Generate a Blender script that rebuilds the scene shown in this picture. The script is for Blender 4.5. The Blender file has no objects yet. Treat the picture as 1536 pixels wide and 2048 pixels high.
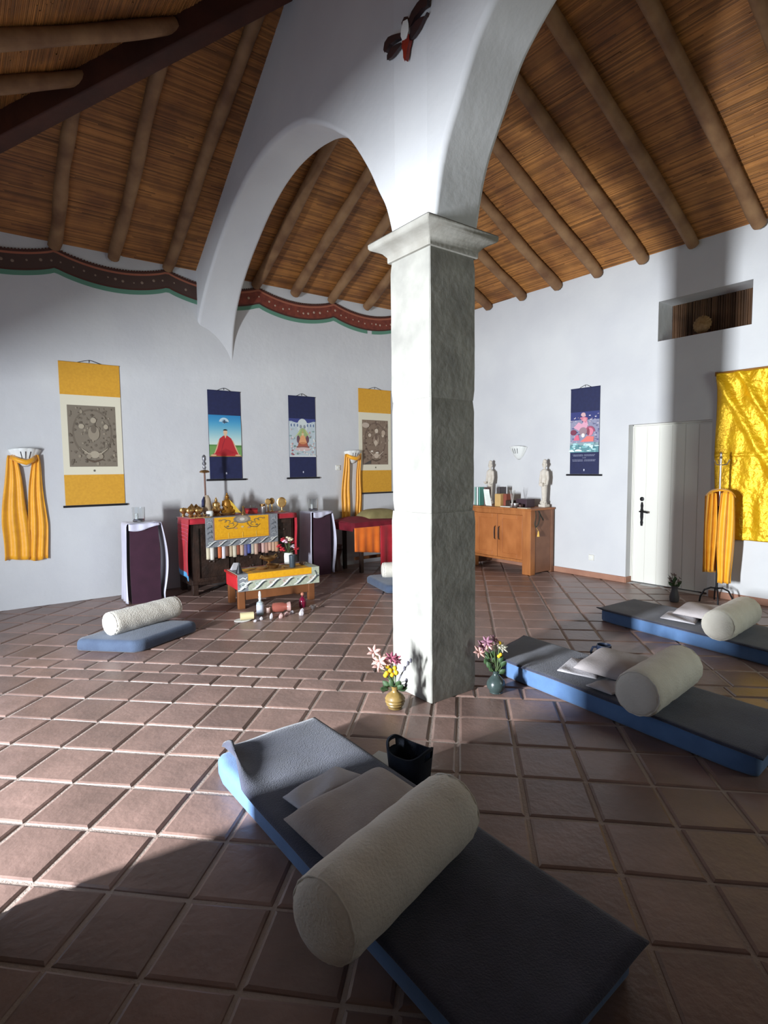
import bpy, math, random
from math import sin, cos, pi, sqrt, atan2, radians
from mathutils import Vector, Matrix
random.seed(7)
S = 1.1                                   # measured units -> metres
scn = bpy.context.scene
COL = scn.collection

# ------------------------------------------------------------------ camera
F_PX, PITCH, ROLL, YAW, CAM_H = 1135.3, radians(4.477), radians(-0.6016), radians(36.975), 1.35
fw = Vector((sin(YAW)*cos(PITCH), cos(YAW)*cos(PITCH), -sin(PITCH)))
rt = Vector((cos(YAW), -sin(YAW), 0)); up = rt.cross(fw)
r2 = cos(ROLL)*rt + sin(ROLL)*up; u2 = -sin(ROLL)*rt + cos(ROLL)*up
cd = bpy.data.cameras.new('camera'); cam = bpy.data.objects.new('camera', cd); COL.objects.link(cam)
m = Matrix((r2, u2, -fw)).transposed().to_4x4(); m.translation = Vector((0, 0, CAM_H*S)); cam.matrix_world = m
cd.sensor_fit = 'HORIZONTAL'; cd.sensor_width = 36.0; cd.lens = 36.0*F_PX/1536.0; cd.clip_start = .02
scn.camera = cam

# ------------------------------------------------------------------ light and exposure
scn.view_settings.view_transform = 'Standard'; scn.view_settings.look = 'None'
scn.view_settings.gamma = 1.0; scn.view_settings.use_curve_mapping = False
scn.view_settings.exposure = 0.30
w = bpy.data.worlds.new('sky'); scn.world = w; w.use_nodes = True
w.node_tree.nodes['Background'].inputs[0].default_value = (.55, .72, 1.0, 1)
w.node_tree.nodes['Background'].inputs[1].default_value = 1.0
def area(name, loc, target, sx, sy, power, color, spread=180):
    l = bpy.data.lights.new(name, 'AREA'); l.shape = 'RECTANGLE'; l.size = sx*S; l.size_y = sy*S
    l.energy = power; l.color = color; l.spread = radians(spread)
    o = bpy.data.objects.new(name, l); COL.objects.link(o); o.location = Vector(loc)*S
    d = Vector(target) - Vector(loc); o.rotation_euler = d.to_track_quat('-Z', 'Y').to_euler()
    return o
area('daylight_left_doorway', (-3.0, 2.22, 1.12), (2, 2.1, 1.12), .26, 1.25, 540, (.88, .94, 1.0), 128)
area('daylight_garden_window', (4.2, -.95, 1.5), (4.2, 3, 2.3), 1.0, 1.1, 20, (.90, 1.0, .86), 150)

# ------------------------------------------------------------------ materials
def lin(c):
    return tuple(((v/12.92) if v <= .04045 else ((v+.055)/1.055)**2.4) for v in c)
def hx(h):
    return lin(tuple(int(h[i:i+2], 16)/255 for i in (0, 2, 4)))
MATS = {}
def mat(name, col, rough=.7, metal=0., var=None, scale=6., bump=0., bscale=40., stretch=None, island=0., sheen=0., trans=0., alpha=None, spec=.5, sss=0):
    """Principled material; `var` = second colour mixed by noise; bump = noise relief; island = random tone for every loose piece."""
    if name in MATS: return MATS[name]
    if isinstance(col, str): col = hx(col)
    if isinstance(var, str): var = hx(var)
    M = bpy.data.materials.new(name); M.use_nodes = True; nt = M.node_tree; N = nt.nodes; L = nt.links
    b = N['Principled BSDF']; b.inputs['Base Color'].default_value = (*col, 1)
    b.inputs['Roughness'].default_value = rough; b.inputs['Metallic'].default_value = metal
    b.inputs['Specular IOR Level'].default_value = spec
    if sheen: b.inputs['Sheen Weight'].default_value = sheen
    if trans: b.inputs['Transmission Weight'].default_value = trans; b.inputs['IOR'].default_value = 1.45
    tc = N.new('ShaderNodeTexCoord'); src = tc.outputs['Object']
    if stretch:
        mp = N.new('ShaderNodeMapping'); mp.inputs['Scale'].default_value = stretch; L.new(src, mp.inputs[0]); src = mp.outputs[0]
    out = None
    if var is not None:
        n = N.new('ShaderNodeTexNoise'); n.inputs['Scale'].default_value = scale; n.inputs['Detail'].default_value = 5; L.new(src, n.inputs['Vector'])
        rp = N.new('ShaderNodeMapRange'); rp.inputs[1].default_value = .32; rp.inputs[2].default_value = .68; L.new(n.outputs[0], rp.inputs[0])
        mx = N.new('ShaderNodeMix'); mx.data_type = 'RGBA'; L.new(rp.outputs[0], mx.inputs[0])
        mx.inputs[6].default_value = (*col, 1); mx.inputs[7].default_value = (*var, 1); out = mx.outputs[2]
    if island:
        g = N.new('ShaderNodeNewGeometry'); hs = N.new('ShaderNodeHueSaturation')
        mr = N.new('ShaderNodeMapRange'); mr.inputs[3].default_value = 1-island; mr.inputs[4].default_value = 1+island
        L.new(g.outputs['Random Per Island'], mr.inputs[0]); L.new(mr.outputs[0], hs.inputs['Value'])
        if out: L.new(out, hs.inputs['Color'])
        else: hs.inputs['Color'].default_value = (*col, 1)
        out = hs.outputs[0]
    if out: L.new(out, b.inputs['Base Color'])
    if bump:
        n2 = N.new('ShaderNodeTexNoise'); n2.inputs['Scale'].default_value = bscale; n2.inputs['Detail'].default_value = 6; L.new(src, n2.inputs['Vector'])
        bp = N.new('ShaderNodeBump'); bp.inputs['Strength'].default_value = bump; bp.inputs['Distance'].default_value = .02
        L.new(n2.outputs[0], bp.inputs['Height']); L.new(bp.outputs[0], b.inputs['Normal'])
    MATS[name] = M
    return M
def flat(h, rough=.75):
    return mat('paint_'+h, h, rough, bump=.04, bscale=180)
PLASTER = mat('white_plaster', 'd0d0d0', .9, var='c8c8ca', scale=1.6, bump=.22, bscale=9)
PLAIN = mat('white_paint', 'dedcd2', .55)
STONE = mat('grey_stone', '99978f', .85, var='807e78', scale=5, bump=.10, bscale=22)
STONE_D = mat('stone_capital', '98958d', .85, var='868279', scale=7, bump=.12, bscale=30)
TILE = mat('terracotta_tile', '8c7167', .38, var='796259', scale=5, bump=.14, bscale=30, island=.20)
GROUT = mat('floor_grout', 'a59489', .9, bump=.3, bscale=80)
REED = mat('reed_cane', 'a26c36', .6, var='784a24', scale=3, island=.42, stretch=(1, 1, 1))
REEDBACK = mat('reed_gap', '2a180c', .9)
RAFTER = mat('rafter_wood', '94704c', .7, var='6c492e', scale=4, bump=.3, bscale=14)
HIPWOOD = mat('dark_beam_wood', '4a2415', .7, var='38190d', scale=4, bump=.3, bscale=12)
BASEB = mat('terracotta_skirting', 'a87a63', .7, var='976a56', scale=5)
BLUE = mat('blue_mattress_cover', '54759f', .85, var='4b6992', scale=9, bump=.1, bscale=120, sheen=.2)
GREYBLK = mat('grey_wool_blanket', '3a3c4e', .95, var='313343', scale=14, bump=.3, bscale=160, sheen=.25)
GREYBLUE = mat('slate_cushion_cover', '48566c', .92, var='3e4a60', scale=10, bump=.2, bscale=120, sheen=.2)
CREAM = mat('cream_cotton', 'e6e0d3', .95, var='dad3c5', scale=8, bump=.3, bscale=90, sheen=.2)
BEIGE = mat('beige_linen', 'a69a93', .95, var='988b84', scale=9, bump=.3, bscale=120, sheen=.2)
WHITECOT = mat('white_cotton', 'b9b5b8', .95, var='ada9ac', scale=9, bump=.25, bscale=80)
YELLOWSILK = mat('yellow_silk', 'f0a818', .5, var='e29a10', scale=10, sheen=.3, bump=.1, bscale=30)
WHITESILK = mat('white_silk', 'd8d6e6', .5, var='c8c6da', scale=6, sheen=.3, bump=.1, bscale=30)
MAROON = mat('maroon_cloth', '3d1b2e', .9, var='341527', scale=8, sheen=.1)
RED = mat('red_cloth', 'b3182a', .8, var='a01122', scale=10, sheen=.2, bump=.1, bscale=60)
DARKRED = mat('deep_red_cloth', '7e1024', .9, var='680c1c', scale=8)
ORANGE = mat('orange_cloth', 'f07a1e', .7, var='e66c12', scale=10, sheen=.2)
GOLD = mat('polished_gold', 'd0aa70', .32, .9, var='b48c52', scale=20)
BRASS = mat('aged_brass', 'a07c50', .35, .85, var='80603a', scale=18)
SILVER = mat('silver_metal', 'b4aeac', .3, .9)
IRON = mat('black_iron', '1c1a1c', .5, .6)
BLACK = mat('black_lacquer', '15141a', .5)
NAVY = mat('navy_silk_mount', '20264e', .7, var='1c2146', scale=30, bump=.05, bscale=200)
OCHRE = mat('ochre_silk_mount', 'd9a02f', .7, var='cf962a', scale=40, bump=.05, bscale=200)
PAPER = mat('cream_paper', 'ddd6bf', .8)
DARKWOOD = mat('dark_carved_wood', '38241a', .55, var='22150f', scale=9, bump=.4, bscale=25)
WOOD = mat('honey_pine', 'b0703c', .5, var='95582b', scale=4, bump=.1, bscale=18, stretch=(1, 3, .6))
WOODP = mat('pine_panel', 'b87440', .45, var='9a5a2c', scale=4, stretch=(1, 1, .7), bump=.08, bscale=20)
REDWOOD = mat('red_painted_wood', 'b22a26', .5, var='9c221f', scale=8)
TABLEWOOD = mat('table_wood', '85522f', .5, var='6f4224', scale=6, stretch=(1, 1, .5))
CARVED = mat('pale_carved_wood', 'd8d0c4', .8, var='c9bfb0', scale=18, bump=.3, bscale=40)
FELT = mat('navy_felt', '141a26', .95, bump=.2, bscale=150)
CERAMIC = mat('white_ceramic', 'dfe0dc', .45)
LEAF = mat('leaf_green', '36502e', .6, var='2a4024', scale=20)
STEM = mat('stem_green', '4a5c34', .7)
GOLDFOIL = mat('gold_foil_fabric', 'e8b818', .38, .45, var='d09c0c', scale=7, bump=.9, bscale=18)
def glass_mat(name, c, rough=.03):
    M = mat(name, c, rough, trans=1.0); return M
GLASS = glass_mat('clear_glass', 'f4f6f6')

# ------------------------------------------------------------------ mesh builder
class MB:
    def __init__(s): s.v = []; s.f = []; s.mi = []; s.cur = 0
    def _add(s, vs, fs):
        o = len(s.v); s.v += [Vector(p) for p in vs]; s.f += [tuple(i+o for i in f) for f in fs]; s.mi += [s.cur]*len(fs); return s
    def m(s, i): s.cur = i; return s
    def box(s, lo, hi, M=None):
        x0, y0, z0 = lo; x1, y1, z1 = hi
        vs = [Vector(p) for p in ((x0,y0,z0),(x1,y0,z0),(x1,y1,z0),(x0,y1,z0),(x0,y0,z1),(x1,y0,z1),(x1,y1,z1),(x0,y1,z1))]
        if M: vs = [M @ p for p in vs]
        return s._add(vs, ((0,3,2,1),(4,5,6,7),(0,1,5,4),(1,2,6,5),(2,3,7,6),(3,0,4,7)))
    def loft(s, rings, closed=True, cap=True):
        n = len(rings[0]); vs = [p for r in rings for p in r]; fs = []
        for i in range(len(rings)-1):
            for j in range(n if closed else n-1):
                k = (j+1) % n; fs.append((i*n+j, i*n+k, (i+1)*n+k, (i+1)*n+j))
        if cap and closed: fs += [tuple(range(n-1, -1, -1)), tuple((len(rings)-1)*n+j for j in range(n))]
        return s._add(vs, fs)
    def lathe(s, prof, c=(0,0,0), n=24, M=None, cap=True, sq=1.0):
        R = []
        for r, z in prof:
            R.append([Vector((r*cos(2*pi*j/n), sq*r*sin(2*pi*j/n), z)) for j in range(n)])
        if M: R = [[M @ p for p in q] for q in R]
        else: R = [[p+Vector(c) for p in q] for q in R]
        return s.loft(R, True, cap)
    def tube(s, pts, rad, n=8, cap=True):
        pts = [Vector(p) for p in pts]; R = []
        if not hasattr(rad, '__len__'): rad = [rad]*len(pts)
        ref = None
        for i, p in enumerate(pts):
            t = (pts[min(i+1, len(pts)-1)] - pts[max(i-1, 0)]).normalized()
            if ref is None: ref = Vector((0,0,1)) if abs(t.z) < .9 else Vector((1,0,0))
            a = (ref - t*ref.dot(t)).normalized(); b = t.cross(a); ref = a
            R.append([p + rad[i]*(cos(2*pi*j/n)*a + sin(2*pi*j/n)*b) for j in range(n)])
        return s.loft(R, True, cap)
    def grid(s, fn, nu, nv):
        vs = [fn(i/nu, j/nv) for j in range(nv+1) for i in range(nu+1)]
        fs = [(j*(nu+1)+i, j*(nu+1)+i+1, (j+1)*(nu+1)+i+1, (j+1)*(nu+1)+i) for j in range(nv) for i in range(nu)]
        return s._add(vs, fs)
    def sphere(s, c, r, n=14, k=8, sc=(1,1,1)):
        prof = [(max(r*sin(pi*i/k), r*.02), -r*cos(pi*i/k)) for i in range(k+1)]
        M = Matrix.Translation(Vector(c)) @ Matrix.Diagonal((*sc, 1))
        return s.lathe(prof, n=n, M=M)
    def ngon(s, pts): return s._add(pts, (tuple(range(len(pts))),))
    def build(s, name, mats, parent=None, smooth=True, ang=40, bevel=0, solid=0, sub=0, seg=2, offset=0):
        if not isinstance(mats, (list, tuple)): mats = [mats]
        root = parent
        while root is not None and root.parent: root = root.parent
        if root is not None: org = Vector(root.location)/S
        else:
            xs = [p.x for p in s.v]; ys = [p.y for p in s.v]
            org = Vector(((min(xs)+max(xs))/2, (min(ys)+max(ys))/2, min(p.z for p in s.v)))
        me = bpy.data.meshes.new(name)
        me.from_pydata([(p-org)*S for p in s.v], [], s.f); me.validate()
        for q in mats: me.materials.append(q)
        if len(me.polygons) == len(s.mi): me.polygons.foreach_set('material_index', s.mi)
        if smooth:
            me.polygons.foreach_set('use_smooth', [True]*len(me.polygons)); me.set_sharp_from_angle(angle=radians(ang))
            if name == 'wall_arch':
                for p_ in me.polygons:
                    if abs(p_.normal.x) > .985: p_.use_smooth = False
        me.update()
        o = bpy.data.objects.new(name, me); COL.objects.link(o)
        if parent is not None: o.parent = parent
        else: o.location = org*S
        if solid:
            q = o.modifiers.new('thickness', 'SOLIDIFY'); q.thickness = solid*S; q.offset = offset
        if bevel:
            q = o.modifiers.new('bevel', 'BEVEL'); q.width = bevel*S; q.segments = seg; q.limit_method = 'ANGLE'; q.angle_limit = radians(35)
        if sub:
            q = o.modifiers.new('sub', 'SUBSURF'); q.levels = sub; q.render_levels = sub
        return o
def tag(o, label, cat, group=None):
    o['label'] = label; o['category'] = cat
    if group: o['group'] = group
    return o
def thing(name, label, cat, loc, group=None):
    o = bpy.data.objects.new(name, None); o.empty_display_size = .05; COL.objects.link(o); o.location = Vector(loc)*S
    return tag(o, label, cat, group)
def struct(o, label=None, cat=None):
    o['kind'] = 'structure'
    if label: o['label'] = label
    if cat: o['category'] = cat
    return o
def RZ(c, a): return Matrix.Translation(Vector(c)) @ Matrix.Rotation(a, 4, 'Z')
def frame(o, x, y, z):
    M = Matrix((Vector(x), Vector(y), Vector(z))).transposed().to_4x4(); M.translation = Vector(o); return M

# ------------------------------------------------------------------ room dimensions
X0, X1, Y0, Y1, ZW, SL = -.62, 6.09, -.75, 6.57, 3.60, .50
T = .35
def roof(x, y): return ZW + SL*min(X1-x, x-X0, Y1-y, y-Y0)
PX, PY, PW, PZ = 2.103, 2.360, .350, 2.54       # stone pillar

# floor: bevelled terracotta tiles laid diagonally, two border courses crossing at the pillar
def make_floor():
    q = sqrt(.5); b = MB()
    al = [-.305-.275*k for k in range(22, 0, -1)] + [-.305, -.168, -.03] + [-.03+.275*k for k in range(1, 22)]
    def xy(a, c): return ((a+c)*q, (c-a)*q)
    rows = []
    c = 3.285
    bl = [3.285-.283*k for k in range(16, 0, -1)] + [3.285, 3.455, 3.622] + [3.622+.285*k for k in range(1, 22)]
    g = .0062
    for j in range(len(bl)-1):
        b0, b1 = bl[j], bl[j+1]
        bord = 3.28 < b0 < 3.6
        for i in range(len(al)-1):
            a0, a1 = al[i], al[i+1]
            if bord:
                sh = .10 if b0 < 3.4 else -.06
                a0 += sh; a1 += sh
            x, y = xy((a0+a1)/2, (b0+b1)/2)
            if not (X0-.2 < x < X1+.4 and Y0-.2 < y < Y1+.2): continue
            jt = lambda: random.uniform(-.0025, .0025)
            t = [random.uniform(-.0015, .0015) for _ in range(4)]
            c4 = [(a0+g+jt(), b0+g+jt()), (a1-g+jt(), b0+g+jt()), (a1-g+jt(), b1-g+jt()), (a0+g+jt(), b1-g+jt())]
            ca, cb = (a0+a1)/2, (b0+b1)/2
            rg = []
            for ins, z in ((0, -.010), (.003, -.004), (.012, 0.)):
                rg.append([Vector((*xy(p[0]+(ins if p[0] < ca else -ins), p[1]+(ins if p[1] < cb else -ins)), z+(t[k] if z > -.009 else 0))) for k, p in enumerate(c4)])
            b._add([p for r in rg for p in r], [(k, (k+1) % 4, 4+(k+1) % 4, 4+k) for k in range(4)] + [(4+k, 4+(k+1) % 4, 8+(k+1) % 4, 8+k) for k in range(4)] + [(8, 9, 10, 11)])
    b.m(1); b._add([(X0-.3,Y0-.3,-.0075),(X1+.5,Y0-.3,-.0075),(X1+.5,Y1+.3,-.0075),(X0-.3,Y1+.3,-.0075)], [(0,1,2,3)])
    b.box((X0-.3,Y0-.3,-.2), (X1+.5,Y1+.3,-.012))
    o = b.build('floor', [TILE, GROUT], smooth=False)
    struct(o)
make_floor()

# walls
def wall_cells(b, us, vs, holes, P, depth, back=None):
    """Front face split round rectangular holes; each hole gets reveals of its own depth."""
    us = sorted(set(us)); vs = sorted(set(vs))
    for i in range(len(us)-1):
        for j in range(len(vs)-1):
            u, v = (us[i]+us[i+1])/2, (vs[j]+vs[j+1])/2
            if any(h[0] < u < h[1] and h[2] < v < h[3] for h in holes): continue
            b._add([P(us[i],vs[j],0),P(us[i+1],vs[j],0),P(us[i+1],vs[j+1],0),P(us[i],vs[j+1],0)], [(0,1,2,3)])
    for u0, u1, v0, v1, d in holes:
        for A, B in (((u0,v0),(u0,v1)),((u0,v1),(u1,v1)),((u1,v1),(u1,v0)),((u1,v0),(u0,v0))):
            b._add([P(*A,0),P(*B,0),P(*B,d),P(*A,d)], [(0,1,2,3)])
DOOR = (2.60, 3.487, 0., 1.80, .19); NICHE = (2.28, 3.18, 2.665, 3.08, .34)
b = MB(); wall_cells(b, [Y0-T, DOOR[0], DOOR[1], NICHE[0], NICHE[1], Y1+T], [0, 1.80, 2.665, 3.08, ZW+.06], [DOOR, NICHE], lambda u, v, d: (X1+d, u, v), .3)
b.box((X1+.36, Y0-T, 0), (X1+.5, Y1+T, ZW+.06))
struct(b.build('wall_right', PLASTER, smooth=False))
b = MB(); b.box((X0-T, Y1, 0), (X1+.5, Y1+T, ZW+.06)); struct(b.build('wall_back', PLASTER, smooth=False))
LDOOR = (2.03, 5.9, 0, 2.05, .25)
b = MB(); wall_cells(b, [Y0-T, LDOOR[0], LDOOR[1], Y1+T], [0, 2.05, ZW+.06], [LDOOR], lambda u, v, d: (X0-d, u, v), .5)
for lo, hi in (((X0-.25,Y0-T,0),(X0-.02,LDOOR[0]-.01,ZW)),((X0-.25,LDOOR[1]+.01,0),(X0-.02,Y1+T,ZW)),((X0-.25,LDOOR[0]-.01,2.06),(X0-.02,LDOOR[1]+.01,ZW))): b.box(lo, hi)
struct(b.build('wall_left', PLASTER, smooth=False))
def make_shade_leaf():  # unseen leaf and lever, added to block the doorway light from the foreground
    b = MB(); b.box((X0+.01, 2.00, .012), (X0+.61, 2.04, 2.03)); d = b.build('added_shade_leaf', PLAIN, bevel=.003); struct(d)
    b = MB(); b.tube([(X0+.54, 2.045, 1.0), (X0+.54, 2.08, 1.0), (X0+.45, 2.085, 1.0)], .009, 8); b.build('lever_handle', IRON, d)
make_shade_leaf()
FW2 = (3.6, 4.8, .9, 2.1, .3)
b = MB(); wall_cells(b, [X0-T, 3.6, 4.8, X1+T], [0, .9, 2.1, ZW+.06], [FW2], lambda u, v, d: (u, Y0-d, v), .3)
struct(b.build('wall_front', PLASTER, smooth=False))

# skirting along the right wall
b = MB()
for lo, hi in (((X1-.014, DOOR[1], 0), (X1, Y1, .068)), ((X1-.014, Y0, 0), (X1, DOOR[0]-.02, .068)), ((X1-.014, DOOR[1]-.014, 0), (X1+.17, DOOR[1], .068))): b.box(lo, hi)
struct(b.build('baseboard_right', BASEB, bevel=.004))

# ceilings: canes laid across round rafters on four hipped slopes
def cane_slope(side):
    b = MB(); rnd = random.Random(ord(side))
    half = (X1-X0)/2
    n = int(half*sqrt(1+SL*SL)/.0115)
    for k in range(n):
        t = (k+.5)/n*half; z = ZW + SL*t
        if side in 'BF': lo, hi = X0+t, X1-t
        else: lo, hi = Y0+t, Y1-t
        if hi-lo < .05: continue
        p = lo + rnd.uniform(-.3, 0)
        while p < hi:
            q = min(p + rnd.uniform(.5, 1.6), hi+.05); p0 = max(p, lo-.05)
            r = rnd.uniform(.0050, .0072); dz0, dz1 = rnd.uniform(-.0035, .0035), rnd.uniform(-.0035, .0035)
            ring = []
            for s_, dz in ((p0, dz0), (q, dz1)):
                for a in (-pi*.95, -pi*.62, -pi*.38, -pi*.05):
                    du = r*1.02*cos(a); dn = r*sin(a)+dz
                    tt = t + du; zz = ZW + SL*tt + dn
                    if side == 'B': ring.append((s_, Y1-tt, zz))
                    elif side == 'F': ring.append((s_, Y0+tt, zz))
                    elif side == 'R': ring.append((X1-tt, s_, zz))
                    else: ring.append((X0+tt, s_, zz))
            b._add(ring, [(i, i+1, 5+i, 4+i) for i in range(3)])
            p = q
    b.m(1)
    e = .006; E = .3
    if side == 'B': P = [(X0-E,Y1+E),(X1+E,Y1+E),(X1-half,Y1-half),(X0+half,Y1-half)]
    elif side == 'F': P = [(X0-E,Y0-E),(X1+E,Y0-E),(X1-half,Y0+half),(X0+half,Y0+half)]
    elif side == 'R': P = [(X1+E,Y0-E),(X1+E,Y1+E),(X1-half,Y1-half),(X1-half,Y0+half)]
    else: P = [(X0-E,Y0-E),(X0-E,Y1+E),(X0+half,Y1-half),(X0+half,Y0+half)]
    b._add([(x, y, roof(x, y)+e) for x, y in P] + [(x, y, roof(x, y)+.08) for x, y in P], [(0,1,2,3),(4,5,6,7),(0,1,5,4),(1,2,6,5),(2,3,7,6),(3,0,4,7)])
    struct(b.build('ceiling', [REED, REEDBACK], smooth=True, ang=60))
for sd in 'BRLF': cane_slope(sd)

# arch wall standing on the pillar
def soft(d): return (d+sqrt(d*d+.5))/2
def xf(y): return PX + .0546*soft(y-2.75)
def xb(y): return PX+PW + .076*soft(y-2.95)
def make_arch():
    A = [(2.712,2.655),(2.735,2.74),(2.765,2.83),(2.80,2.91),(2.865,3.01),(2.975,3.19),(3.17,3.44),(3.33,3.57),(3.5,3.69),(3.80,3.86),(4.05,3.935),(4.3,3.975),(4.6,3.99),(4.9,3.96),(5.15,3.90),(5.4,3.81),(5.76,3.64),(6.0,3.50),(6.22,3.34),(6.4,3.14),(6.5,2.96),(6.545,2.78),(6.565,2.60),(6.578,2.42)]
    Bq = [(2.358,2.655),(2.335,2.74),(2.315,2.83),(2.285,2.94),(2.235,3.06),(2.14,3.22),(2.03,3.40),(1.93,3.50),(1.80,3.60),(1.55,3.76),(1.25,3.90),(.95,3.98),(.7,3.99),(.4,3.95),(.1,3.83),(-.2,3.63),(-.45,3.38),(-.62,3.10),(-.70,2.85),(-.74,2.66)]
    def dense(c, k=4):
        out = []
        for i in range(len(c)-1):
            p0, p1, p2, p3 = c[max(i-1,0)], c[i], c[i+1], c[min(i+2,len(c)-1)]
            for j in range(k):
                t = j/k
                out.append(tuple(.5*((2*p1[d])+(-p0[d]+p2[d])*t+(2*p0[d]-5*p1[d]+4*p2[d]-p3[d])*t*t+(-p0[d]+3*p1[d]-3*p2[d]+p3[d])*t**3) for d in (0,1)))
        return out+[c[-1]]
    r = .035; b = MB(); ends = []
    for crv, sgn in ((dense(A), 1), (dense(Bq), -1)):
        rings = []
        for i, (y, z) in enumerate(crv):
            a, c = crv[max(i-1,0)], crv[min(i+1,len(crv)-1)]
            ty, tz = c[0]-a[0], c[1]-a[1]; l = sqrt(ty*ty+tz*tz); ny, nz = -tz/l*sgn, ty/l*sgn
            yo, zo = y+ny*r, z+nz*r
            R = [(xf(yo), yo, max(roof(xf(yo), yo)+.03, zo+.01)), (xf(yo), yo, zo)]
            for k in range(1, 5):
                th = k/4*pi/2; R.append((xf(y)+r*(1-cos(th)), y+ny*r*(1-sin(th)), z+nz*r*(1-sin(th))))
            for k in range(0, 4):
                th = pi/2-k/4*pi/2; R.append((xb(y)-r*(1-cos(th)), y+ny*r*(1-sin(th)), z+nz*r*(1-sin(th))))
            R += [(xb(yo), yo, zo), (xb(yo), yo, max(roof(xb(yo), yo)+.03, zo+.01))]
            if sgn > 0 and y > 6.0:
                k_ = min(1, (y-6.0)/.5)**2*.10; R = [(q[0], q[1]+k_*(xb(y)-q[0])/.42, q[2]) for q in R]
            rings.append(R)
        b.loft(rings, closed=False); ends.append(rings[0])
    e0, e1 = ends
    R = []
    for i in range(5):
        t = i/4; R.append([tuple(a_+(c_-a_)*t for a_, c_ in zip(e1[k], e0[k])) for k in (0, 1, -2, -1)])
        for k in (0, -1):
            q = R[-1][k]; R[-1][k] = (q[0], q[1], roof(q[0], q[1])+.03)
    b.loft(R, closed=False)
    o = b.build('wall_arch', PLASTER, ang=35); struct(o); o.modifiers.new('wn', 'WEIGHTED_NORMAL')
make_arch()

# stone pillar with cavetto capital
def make_pillar():
    t = thing('stone_pillar', 'square grey stone pillar with moulded capital carrying the white arches', 'pillar', (PX+PW/2, PY+PW/2, 0))
    rnd = random.Random(4)
    def ring(off, z, jit=0, n=6):
        lo = Vector((PX-off, PY-off)); hi = Vector((PX+PW+off, PY+PW+off)); c = [(lo.x,lo.y),(hi.x,lo.y),(hi.x,hi.y),(lo.x,hi.y)]; out = []
        ch = .006
        for k in range(4):
            a, d = Vector(c[k]), Vector(c[(k+1) % 4]); e = (d-a).normalized()
            for p in (a+e*ch, d-e*ch): out.append(Vector((p.x+rnd.uniform(-jit,jit), p.y+rnd.uniform(-jit,jit), z)))
        return out
    zs = [0, 1.09, 1.735, 2.54]; offs = [.004, -.002, 0]
    for i in range(3):
        b = MB(); rings = []
        z0, z1 = zs[i], zs[i+1]; n = int((z1-z0)/.06)
        for k in range(n+1):
            z = z0+(z1-z0)*k/n; o = offs[i] - (.005 if k in (0, n) else 0)
            rings.append(ring(o, z, .0010))
        b.loft(rings); b.build('stone_block', STONE, t, ang=25)
    prof = [(.012,2.54),(.014,2.55),(.014,2.572),(.022,2.582),(.034,2.596),(.052,2.608),(.074,2.616),(.088,2.622),(.094,2.632),(.095,2.650),(.088,2.658),(.0,2.662)]
    b = MB(); b.loft([ring(o, z, .0008) for o, z in prof]); b.build('capital', STONE_D, t, ang=40)
make_pillar()

# rafters
def rafter(p0, p1, label, seed):
    rnd = random.Random(seed); b = MB(); P0, P1 = Vector(p0), Vector(p1); pts = []; rad = []
    n = 22; ph = rnd.uniform(0, 6)
    for i in range(n+1):
        t = i/n; p = P0.lerp(P1, t); w_ = .010
        pts.append(p + Vector((sin(t*7+ph), cos(t*6+ph), .4*sin(t*9+ph)))*w_); rad.append(.062*(1-.12*t)*(1+.06*sin(t*17+ph*2)))
    pts[0] = Vector(p0); rad[0] = rad[1]*.93
    b.tube(pts, rad, 12)
    tag(b.build('roof_rafter', RAFTER, ang=60), label, 'rafter', 'round roof rafters')
ordn = ['first', 'second', 'third', 'fourth', 'fifth', 'sixth', 'seventh', 'eighth', 'ninth']
DR = .062
def zr(t): return ZW + SL*t - DR*1.02
kk = 0
for x, lb in ((.36, 'round rafter over the altar wall at the far left picture edge'), (.90, 'round rafter above the tall ochre scroll nearest the far left edge'), (1.44, 'second round rafter left of the white arch above the altar wall'), (1.985, 'round rafter meeting the altar wall nearest left of the white arch'),
              (3.02, 'shaded round rafter hugging the back edge of the white arch opening'), (3.55, 'second round rafter seen through the arch opening'), (4.09, 'third round rafter seen through the arch opening'), (4.65, 'short round rafter through the arch beside the pillar capital')):
    tmax = min(x-X0, X1-x) - .06
    tmax = min(tmax, (Y1-Y0)/2)
    rafter((x, Y1-.03, zr(.03)), (x, Y1-tmax, zr(tmax)), lb, kk); kk += 1
for i, y in enumerate((5.57, 4.985, 4.44, 3.89, 3.35, 2.825, 2.235, 1.68, 1.12)):
    tmax = min(Y1-y-.06, y-Y0-.06, X1-2.62)
    rafter((X1-.03, y, zr(.03)), (X1-tmax, y, zr(tmax)), ordn[i] + ' round rafter right of the pillar, counting away from it along the right wall', kk); kk += 1
for x_, lb in ((4.42, 'upper short rafter meeting the dark hip beam at the top left corner'), (4.96, 'lower short rafter meeting the dark hip beam at the top left corner')):
    tmax = min(Y1-x_-.06, X1-X0)
    rafter((X0+.03, x_, zr(.03)), (X0+tmax, x_, zr(tmax)), lb, kk); kk += 1
b = MB()
d = Vector((1, -1, SL)).normalized(); sd = Vector((1, 1, 0)).normalized(); nn = sd.cross(d)
if nn.z < 0: nn = -nn
def beam(p0, p1, name, lab):
    b = MB(); d = (Vector(p1)-Vector(p0)).normalized(); sd = d.cross(Vector((0,0,1))).normalized(); nn = sd.cross(d)
    R = []
    for p in (p0, p1):
        p = Vector(p); R.append([p+sd*a+nn*c for a, c in ((-.075,-.20),(.075,-.20),(.075,.0),(-.075,.0))])
    b.loft(R); tag(b.build('hip_beam', HIPWOOD, bevel=.012), lab, 'beam')
beam((X0+.06, Y1-.06, ZW+.02), ((X0+2.68), Y1-2.68, ZW+SL*2.66), 'hip_beam', 'dark square hip beam crossing the top left corner of the roof')

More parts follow.
